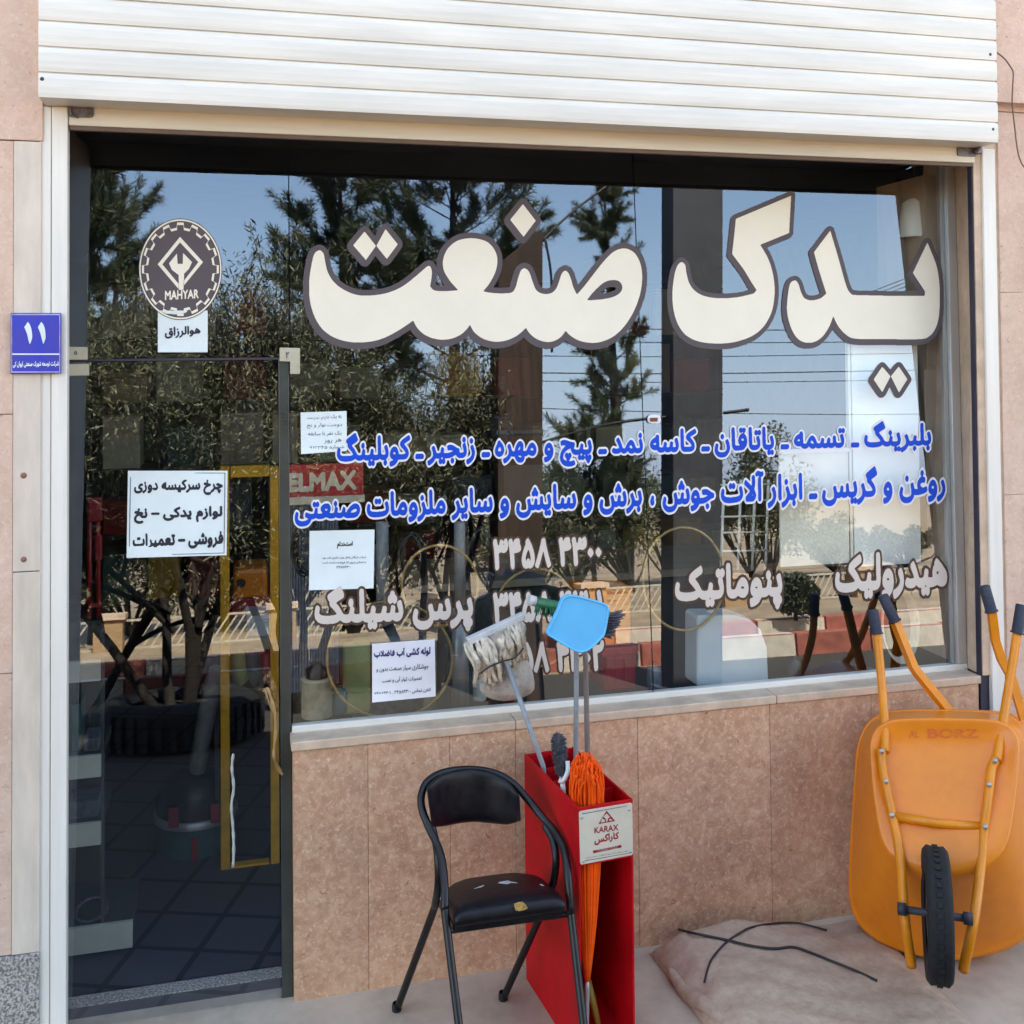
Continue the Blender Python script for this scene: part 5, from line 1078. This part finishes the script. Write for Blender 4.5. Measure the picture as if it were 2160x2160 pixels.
for i, (x, y, m_, lb) in enumerate([(452, 1250, 'lime', 'faded lime glove hanging under the bench top'), (480, 1248, 'teal', 'teal glove hanging under the bench top'), (508, 1250, 'crimson', 'dark red glove hanging under the bench top')]):
    solo(MB().tube(cr([d3(x, y-25, 1.03), d3(x-3, y, 1.02), d3(x+2, y+24, 1.03), d3(x-1, y+44, 1.03)], 5), [.012, .02, .03, .034, .036, .038, .04, .04, .04, .038, .036, .034, .03, .024, .016, .008], 10), 'work_glove', m_, lb, 'glove', 'gloves hanging under the bench')
for i, (x, y, w_, h_, Y_, m_, lb) in enumerate([(640, 1345, 34, 60, .24, 'teal', 'teal bottle beside the cream tin in the window'), (905, 1320, 30, 90, .36, 'posterc', 'cream bottle behind the crumpled bag'), (950, 1310, 26, 75, .40, 'redsign', 'red bottle behind the mop'), (1235, 1300, 34, 62, .30, 'greyblue', 'grey blue bottle left of the pale canister'), (1165, 1290, 28, 70, .44, 'kegcream', 'straw coloured bottle behind the red crate'), (1500, 1285, 30, 58, .22, 'shelfdark', 'black bottle right of the pale canister')]):
    c_ = d3(x, y, Y_); r = w_*DD/2/640*1.0; H_ = h_*DD/640
    t = thing('bottle', lb, 'bottle', tuple(c_)); MB().lathe([(0, 0), (r*.95, 0), (r, .006), (r, H_*.68), (r*.8, H_*.8), (r*.36, H_*.86), (r*.34, H_*.9)], c_, 20).build('body', m_, t); MB().lathe([(r*.42, H_*.9), (r*.42, H_), (0, H_)], c_, 16).build('cap', 'black', t)
for i, (x, y0, y1, m_, lb) in enumerate([(575, 985, 1085, 'black', 'black coiled belt hanging before the corrugated sheet'), (775, 1010, 1120, 'black', 'black coiled belt hanging right of the job notice'), (905, 1000, 1130, 'black', 'black coiled belt hanging left of the phone numbers')]):
    P = [d3(x+22*math.cos(t_), (y0+y1)/2+(y1-y0)/2*math.sin(t_), .27+.015*math.sin(3*t_)) for t_ in np.linspace(0, 2*math.pi, 40, endpoint=False)]
    solo(MB().tube(P, .008, 7, closed=True).tube([p+np.array([.012, .014, .006]) for p in P], .008, 7, closed=True), 'coiled_belt', m_, lb, 'belt', 'black belts hanging inside')
# ------------------------------------------------------------------ across the street (seen in the glass)
def mesh_quads(name, V, m, parent=None, mi=None, mats=None):
    """V: (N, 4, 3) separate quads"""
    N = len(V); me = bpy.data.meshes.new(name); me.vertices.add(4*N); me.vertices.foreach_set('co', V.reshape(-1).astype(np.float32))
    me.loops.add(4*N); me.loops.foreach_set('vertex_index', np.arange(4*N, dtype=np.int32)); me.polygons.add(N)
    me.polygons.foreach_set('loop_start', np.arange(0, 4*N, 4, dtype=np.int32)); me.polygons.foreach_set('loop_total', np.full(N, 4, np.int32))
    for x in (mats or [m]): me.materials.append(M[x])
    if mi is not None: me.polygons.foreach_set('material_index', np.asarray(mi, np.int32))
    me.update(calc_edges=True); o = bpy.data.objects.new(name, me); COL.objects.link(o)
    if parent: o.parent = parent; o.location = -Vector(parent.location)
    return o
def leaves(C, D, L, Wd, rng):
    """rhombus leaves at centres C along directions D"""
    N = len(C); D = D/np.linalg.norm(D, axis=1, keepdims=True); S = np.cross(D, rng.normal(size=(N, 3))); S /= np.linalg.norm(S, axis=1, keepdims=True)
    L = L*rng.uniform(.5, 1.5, (N, 1)); Wd = Wd*rng.uniform(.5, 1.5, (N, 1))
    return np.stack([C-D*L/2, C+S*Wd/2, C+D*L/2, C-S*Wd/2], 1)
def twig_leaves(segs, per, spread, L, Wd, rng, up=.3):
    A = np.array([s[0] for s in segs]); Bv = np.array([s[1] for s in segs]); idx = np.repeat(np.arange(len(segs)), per); t = rng.random((len(idx), 1))
    P = A[idx]+(Bv[idx]-A[idx])*t+rng.normal(size=(len(idx), 3))*spread; D = (Bv[idx]-A[idx]); D = D/np.linalg.norm(D, axis=1, keepdims=True)+rng.normal(size=(len(idx), 3))*1.1+np.array([0, 0, up])
    return leaves(P, D, L, Wd, rng)
def grow(rng, p, d, L, r, depth, out, tips, spread=.55, kids=3, upw=.25, shrink=.74):
    n = 4; pts = [np.array(p)]; dd = np.array(d, float)
    for i in range(n): dd = dd+rng.normal(size=3)*.10+np.array([0, 0, upw*.12]); dd /= np.linalg.norm(dd); pts.append(pts[-1]+dd*L/n)
    out.append((pts, r)); 
    if depth == 0: tips.append((pts[1], pts[-1]+dd*L*.25)); return
    for k in range(kids+(rng.random() < .35)):
        nd = dd+rng.normal(size=3)*spread+np.array([0, 0, upw]); nd /= np.linalg.norm(nd); f = rng.uniform(.45, 1.0) if k else 1.0
        q = pts[-1] if f > .95 else pts[0]+(pts[-1]-pts[0])*f
        grow(rng, q, nd, L*shrink*rng.uniform(.8, 1.15), r*.62, depth-1, out, tips, spread, kids, upw, shrink)
def branches(mb, out, rmin=.006):
    for pts, r in out:
        if r < rmin: continue
        mb.tube(pts, [r*(1-.09*i) for i in range(len(pts))], 7 if r > .03 else 5, caps=False)
def olive(label, base, H, seed, stems=4, lean=.35, per=46, mats=('olive', 'olivepale'), spreadx=1.0):
    rng = np.random.default_rng(seed); b = np.array(base); T = thing('olive_tree', label, 'tree', tuple(b), 'olive trees reflected in the glass'); out = []; tips = []
    for k in range(stems):
        a = 2*math.pi*k/stems+rng.uniform(-.4, .4); d = np.array([math.cos(a)*lean*spreadx, math.sin(a)*lean, 1.0]); d /= np.linalg.norm(d)
        grow(rng, b+np.array([math.cos(a)*.08, math.sin(a)*.08, 0]), d, H*.33, .045, 3, out, tips, .52, 3, .30, .66)
    mb = MB(); branches(mb, out)
    top = sorted(tips, key=lambda q: -q[1][2])[:70]; sh = []
    for q in top[::2]:
        e = q[1]+np.array([rng.normal()*.10, rng.normal()*.10, rng.uniform(.35, .95)]); sh.append((q[1], e)); mb.tube([q[0], q[1], e], [.006, .005, .002], 4, caps=False)
    Q = np.concatenate([twig_leaves(tips, per, .14, .066, .0125, rng), twig_leaves(sh, 70, .028, .075, .014, rng, .9)]); mb.build('trunk', 'bark', T); z = Q[:, 0, 2]-b[2]; Q = Q[z > .9+.3*rng.random(len(z))]; mi = (rng.random(len(Q)) < .38).astype(int)
    mesh_quads('crown', Q, None, T, mi, mats); return T
def pine(label, base, H, seed, r=1.6, low=.35, dens=1.0):
    rng = np.random.default_rng(seed); b = np.array(base); T = thing('pine_tree', label, 'tree', tuple(b), 'pine trees reflected in the glass'); mb = MB()
    ln = rng.normal(size=2)*.02*H; tr = [b+np.array([ln[0]*t*t, ln[1]*t*t, H*t]) for t in np.linspace(0, 1, 10)]
    mb.tube(tr, [max(.02, .022*H*(1-.9*t)) for t in np.linspace(0, 1, 10)], 9); segs = []
    for k in range(int(34*dens)):
        t = low+(1-low)*rng.random()**.8; p = b+np.array([ln[0]*t*t, ln[1]*t*t, H*t]); a = rng.uniform(0, 2*math.pi); L = r*(1.08-t)**.7*rng.uniform(.6, 1.1)+.15
        d = np.array([math.cos(a), math.sin(a), .25+.5*t]); q = p+d*L*.5; e = q+(d+np.array([0, 0, .35]))*L*.45; mb.tube([p, q, e], [.03*(1.2-t), .02*(1.2-t), .008], 5, caps=False)
        for s in range(9):
            c = p+(e-p)*rng.uniform(.35, 1.05)+rng.normal(size=3)*.10*L; segs.append((c, c+(d*.6+rng.normal(size=3)*.4+np.array([0, 0, .35]))*.42))
    segs.append((tr[-1], tr[-1]+np.array([0, 0, .5]))); mb.build('trunk', 'bark', T)
    N = int(210); A = np.array([s[0] for s in segs]); Bv = np.array([s[1] for s in segs]); idx = np.repeat(np.arange(len(segs)), N); tt = rng.random((len(idx), 1)); P = A[idx]+(Bv[idx]-A[idx])*tt
    D = (Bv[idx]-A[idx])/np.linalg.norm((Bv-A)[idx], axis=1, keepdims=True)*.8+rng.normal(size=P.shape)*.6; D /= np.linalg.norm(D, axis=1, keepdims=True)
    Q = leaves(P+D*.07, D, .17, .010*max(1, H/7), rng); mi = (rng.random(len(Q)) < .22).astype(int); mesh_quads('crown', Q, None, T, mi, ('pine', 'pinebrown')); return T
def bush(label, base, w_, h_, seed, n=5200, name='bush', m=('bush', 'olive'), lf=.09):
    rng = np.random.default_rng(seed); b = np.array(base); T = thing(name, label, 'bush', tuple(b), 'bushes beyond the road'); mb = MB(); cl = []
    for k in range(16):
        a = rng.uniform(0, 2*math.pi); rr = rng.random()**.5*w_*.5; c = b+np.array([math.cos(a)*rr, math.sin(a)*rr*.7, h_*(.35+.6*rng.random()*(1-(rr/w_)**2))]); cl.append((c, rng.uniform(.16, .3)*min(w_, h_))); mb.tube([b, (b+c)/2+rng.normal(size=3)*.05, c], [.03, .02, .006], 5, caps=False)
    mb.build('stems', 'bark', T); k = rng.integers(0, len(cl), n); C = np.array([c[0] for c in cl])[k]; R = np.array([c[1] for c in cl])[k]; v = rng.normal(size=(n, 3)); v /= np.linalg.norm(v, axis=1, keepdims=True); P = C+v*(R*rng.random(n)**.4)[:, None]
    P[:, 2] = np.maximum(P[:, 2], b[2]+.02); Q = leaves(P, v+rng.normal(size=v.shape)*.8, lf, lf*.42, rng); mesh_quads('crown', Q, None, T, (rng.random(n) < .35).astype(int), m); return T
def rb(px, py, z=AZ): p = refl(px*DD, py*DD, z=z); return p
def ry(px, y, z=AZ): """ground point below photo column px at distance y"""; p = refl(px*DD, 1000, y=y); return np.array([p[0], y, z])
def rz(px, py, y): return refl(px*DD, py*DD, y=y)[2]
# olive trees by the parking strip, the middle one grows out of an old tyre
b0 = rb(340, 1385); b0[1] = max(b0[1], -6.2)
b0 = ry(340, -5.4)
olive('leafy olive tree growing out of the old tyre', b0+np.array([0, 0, .1]), 4.7, 101, 5, .38, 460)
olive('olive tree left of the tyre planter', ry(150, -6.3), 3.6, 102, 4, .35, 460)
olive('olive tree right of the tyre planter', ry(560, -6.2), 4.6, 103, 4, .34, 460)
olive('bushy olive tree nearest the brown pole', ry(790, -6.6), 4.0, 104, 5, .36, 460)
TP = thing('tyre_planter', 'old black tractor tyre used as a planter round the olive tree', 'planter', (b0[0], b0[1], AZ))
MB().lathe([(.40, .0), (.55, .0), (.62, .06), (.65, .16), (.62, .28), (.55, .33), (.42, .33), (.38, .28)], (b0[0], b0[1], AZ), 44).build('tyre', 'rubber', TP)
tr = MB()
for i in range(40):
    a = 2*math.pi*i/40; tr.box((b0[0]+.625, b0[1]-.02, AZ+.04), (b0[0]+.668, b0[1]+.025, AZ+.29), rot=Matrix.Rotation(a, 3, 'Z'), piv=(b0[0], b0[1], AZ+.16))
tr.build('tread', 'rubber', TP); MB().lathe([(0, .26), (.41, .24)], (b0[0], b0[1], AZ), 24).build('soil', 'bark', TP)
# pines
pine('pine tree reflected at the left edge of the glass', ry(190, -13.5), rz(205, 415, -13.5)-AZ, 201, 1.7, .30)
pine('pine tree with its top cut off at the upper left corner', ry(118, -11), rz(130, 290, -11)-AZ+.8, 202, 1.2, .45)
pine('pine tree rising between the round badge and the headline', ry(660, -12.5), rz(660, 310, -12.5)-AZ+.3, 203, 1.3, .35)
pine('tallest pine tree above the letters صنعت', ry(860, -11.0), rz(860, 300, -11)-AZ+.6, 204, 2.3, .42, 1.3)
pine('slim pine tree above the letter ص', ry(1168, -19), rz(1168, 385, -19)-AZ, 205, 1.0, .35, .8)
pine('low young pine right of the brown pole', ry(1110, -15), rz(1110, 860, -15)-AZ, 206, 1.3, .15, .8)
# bushes beyond the wall
for i, (x, top, y, w_) in enumerate([(1000, 900, -15.5, 2.4), (1075, 880, -16.5, 2.6), (1180, 905, -16, 3.0), (1250, 900, -17, 2.6), (1400, 790, -17.5, 2.0), (1440, 880, -17, 2.2), (1560, 985, -17, 2.2), (930, 960, -15, 2.2), (700, 950, -15, 2.4), (560, 960, -15, 2.4), (420, 980, -14, 2.4), (250, 980, -14, 2.4), (1690, 1000, -17, 2.0)]):
    bush(['dense bush beyond the wall beside the brown pole', 'dark rounded bush beyond the wall', 'wide olive green bush beyond the wall under the word برش', 'bush beyond the wall at the glass joint', 'tall thin bush beyond the wall right of the grey pole', 'bush beyond the wall behind the wire rack', 'low bush beyond the wall behind the cream board', 'bush beyond the wall left of the brown pole', 'bush beyond the wall behind the job notice', 'bush beyond the wall behind the red sign', 'bush beyond the wall behind the olive trunks', 'bush beyond the wall at the far left', 'low bush beyond the wall behind the white board'][i], ry(x, y, -.02), w_, rz(x, top, y)+.1, 300+i)
# small round sapling by the kerb
sp = ry(1478, -7.9, .18); T = thing('round_sapling', 'small round sapling on the kerbed strip across the road', 'tree', tuple(sp)); hS = rz(1478, 1095, -7.9)-sp[2]
MB().tube([sp, sp+np.array([.01, 0, hS*.6])], [.022, .014], 7).build('trunk', 'bark', T); rng = np.random.default_rng(9); v = rng.normal(size=(2600, 3)); v /= np.linalg.norm(v, axis=1, keepdims=True)
mesh_quads('crown', leaves(sp+np.array([0, 0, hS*.66])+v*(rng.random(2600)**.4*.30)[:, None]*np.array([1, 1, .85]), v+rng.normal(size=v.shape)*.7, .06, .028, rng), None, T, (rng.random(2600) < .4).astype(int), ('bush', 'olive'))
# poles
P1 = thing('brown_pole', 'thick brown timber power pole across the forecourt', 'pole', tuple(ry(982, -5.6)))
def leanpost(xl, xr, yb, ytop, y, dep, cut=0):
    """post whose sides were measured at its foot and its head"""
    zb, zt = AZ, rz((xl+xr)/2, ytop, y); F = [refl(xl*DD, yb*DD, y=y)[0], refl(xr*DD, yb*DD, y=y)[0]]; H = [refl(xl*DD, ytop*DD, y=y)[0], refl(xr*DD, ytop*DD, y=y)[0]]
    zf = rz((xl+xr)/2, yb, y); k = (zb-zf)/(zt-zf); F = [F[i]+(H[i]-F[i])*k for i in (0, 1)]
    return [(F[0], y, zb), (F[1], y, zb), (H[1], y, zt), (H[0], y, zt-cut)], F, H, zt
pts, F, H, zt = leanpost(938, 1024, 1000, 430, -5.6, .34, .35); x0, x1 = F[0], F[1]
MB().prism(pts, (0, -.34, 0)).build('post', 'polewood', P1, bevel=.008)
def band(z): f = (z-AZ)/(zt-AZ); a, b = F[0]+(H[0]-F[0])*f, F[1]+(H[1]-F[1])*f; MB().box((a-.006, -5.945, z), (b+.006, -5.595, z+.04)).build('steel_band', 'polegrey', P1)
band(1.15); band(2.3); x1 = H[1]
MB().tube(cr([(x1+.01, -5.58, zt-.1), (x1+.05, -5.57, zt-.5), (x1+.02, -5.58, zt-1.2)], 6), .012, 7).build('conduit', 'cable', P1)
P2 = thing('dark_grey_pole', 'wide dark grey steel pillar reflected between the headline words', 'pole', tuple(ry(1318, -5.3)))
pts, F, H, zt = leanpost(1270, 1364, 1000, 200, -5.3, .3); x0, x1 = F
MB().prism(pts, (0, -.3, 0)).build('shaft', 'polegrey', P2, bevel=.01); MB().box((x0-.08, -5.68, AZ), (x1+.08, -5.22, AZ+.05)).build('base_plate', 'polegrey', P2); MB().box((H[0]-.1, -5.7, zt+.001), (H[1]+.1, -5.2, zt+.06)).build('cap', 'polegrey', P2)
# wires
def wire(label, pts, r, y): solo(MB().tube(cr(pts, 8), r, 6), 'overhead_wire', 'cable', label, 'wire', 'overhead wires across the street')
def wp(px, py, y): return refl(px*DD, py*DD, y=y)
wire('thick slanting wire running up from the brown pole', [wp(1022, 455, -5.7), wp(1080, 400, -5.75), wp(1170, 333, -5.8), wp(1270, 262, -5.9)], .013, 0)
wire('thick cable from the brown pole to the grey pillar', [wp(1022, 835, -5.7), wp(1100, 812, -5.6), wp(1180, 795, -5.5), wp(1268, 786, -5.45)], .016, 0)
wire('short thick cable right of the grey pillar', [wp(1366, 779, -5.45), wp(1390, 776, -5.45), wp(1412, 773, -5.45)], .018, 0)
for i, (ya, yb, rr_) in enumerate([(612, 622, .020), (638, 645, .018), (668, 668, .016), (700, 700, .022), (715, 718, .016), (765, 782, .016)]):
    wire(['uppermost', 'second', 'third', 'fourth', 'fifth', 'lowest'][i]+' of the level wires right of the brown pole', [wp(560, ya-6, -24), wp(900, ya+2, -24), wp(1300, (ya+yb)/2+5, -24), wp(1640, yb, -24), wp(1900, yb-4, -24)], rr_*.8, 0)
for i in range(5):
    wire(['first', 'second', 'third', 'fourth', 'fifth'][i]+' of the slanting wires behind the letter ی', [wp(1545, 585+i*9, -16), wp(1640, 552+i*8, -15.5), wp(1760, 505+i*7, -15)], .009, 0)
# boundary wall with brick piers and slanted railing
BW = thing('boundary_wall', 'low yellow brick wall with piers and slanted cream railing across the road', 'wall', (4, -12.5, -.02))
yw = -12.5; zt = rz(1600, 1075, yw); zb = rz(1600, 1132, yw)
for a in range(-7, 12): x = a*2.35+.6; MB().box((x-.19, yw-.02, -.2), (x+.19, yw+.32, zt)).build('pier', 'brick', BW); MB().box((x-.23, yw-.05, zt+.001), (x+.23, yw+.36, zt+.07)).build('pier_cap', 'sillstone', BW)
MB().box((-16.6, yw, -.2), (27, yw+.24, zb)).build('brick_base', 'brick', BW); MB().box((-16.6, yw-.02, zb+.001), (27, yw+.27, zb+.05)).build('coping', 'fencerail', BW)
for a in range(-7, 11):
    xa, xb = a*2.35+.6+.2, (a+1)*2.35+.6-.2; rl = MB().box((xa, yw+.1, zt-.05), (xb, yw+.13, zt-.02)).box((xa, yw+.1, zb+.06), (xb, yw+.13, zb+.09)); x = xa
    while x < xb-.25: rl.prism([(x, yw+.107, zb+.09), (x+.03, yw+.107, zb+.09), (x+.27, yw+.107, zt-.05), (x+.24, yw+.107, zt-.05)], (0, .015, 0)); x += .115
    rl.build('railing_panel', 'fencerail', BW)
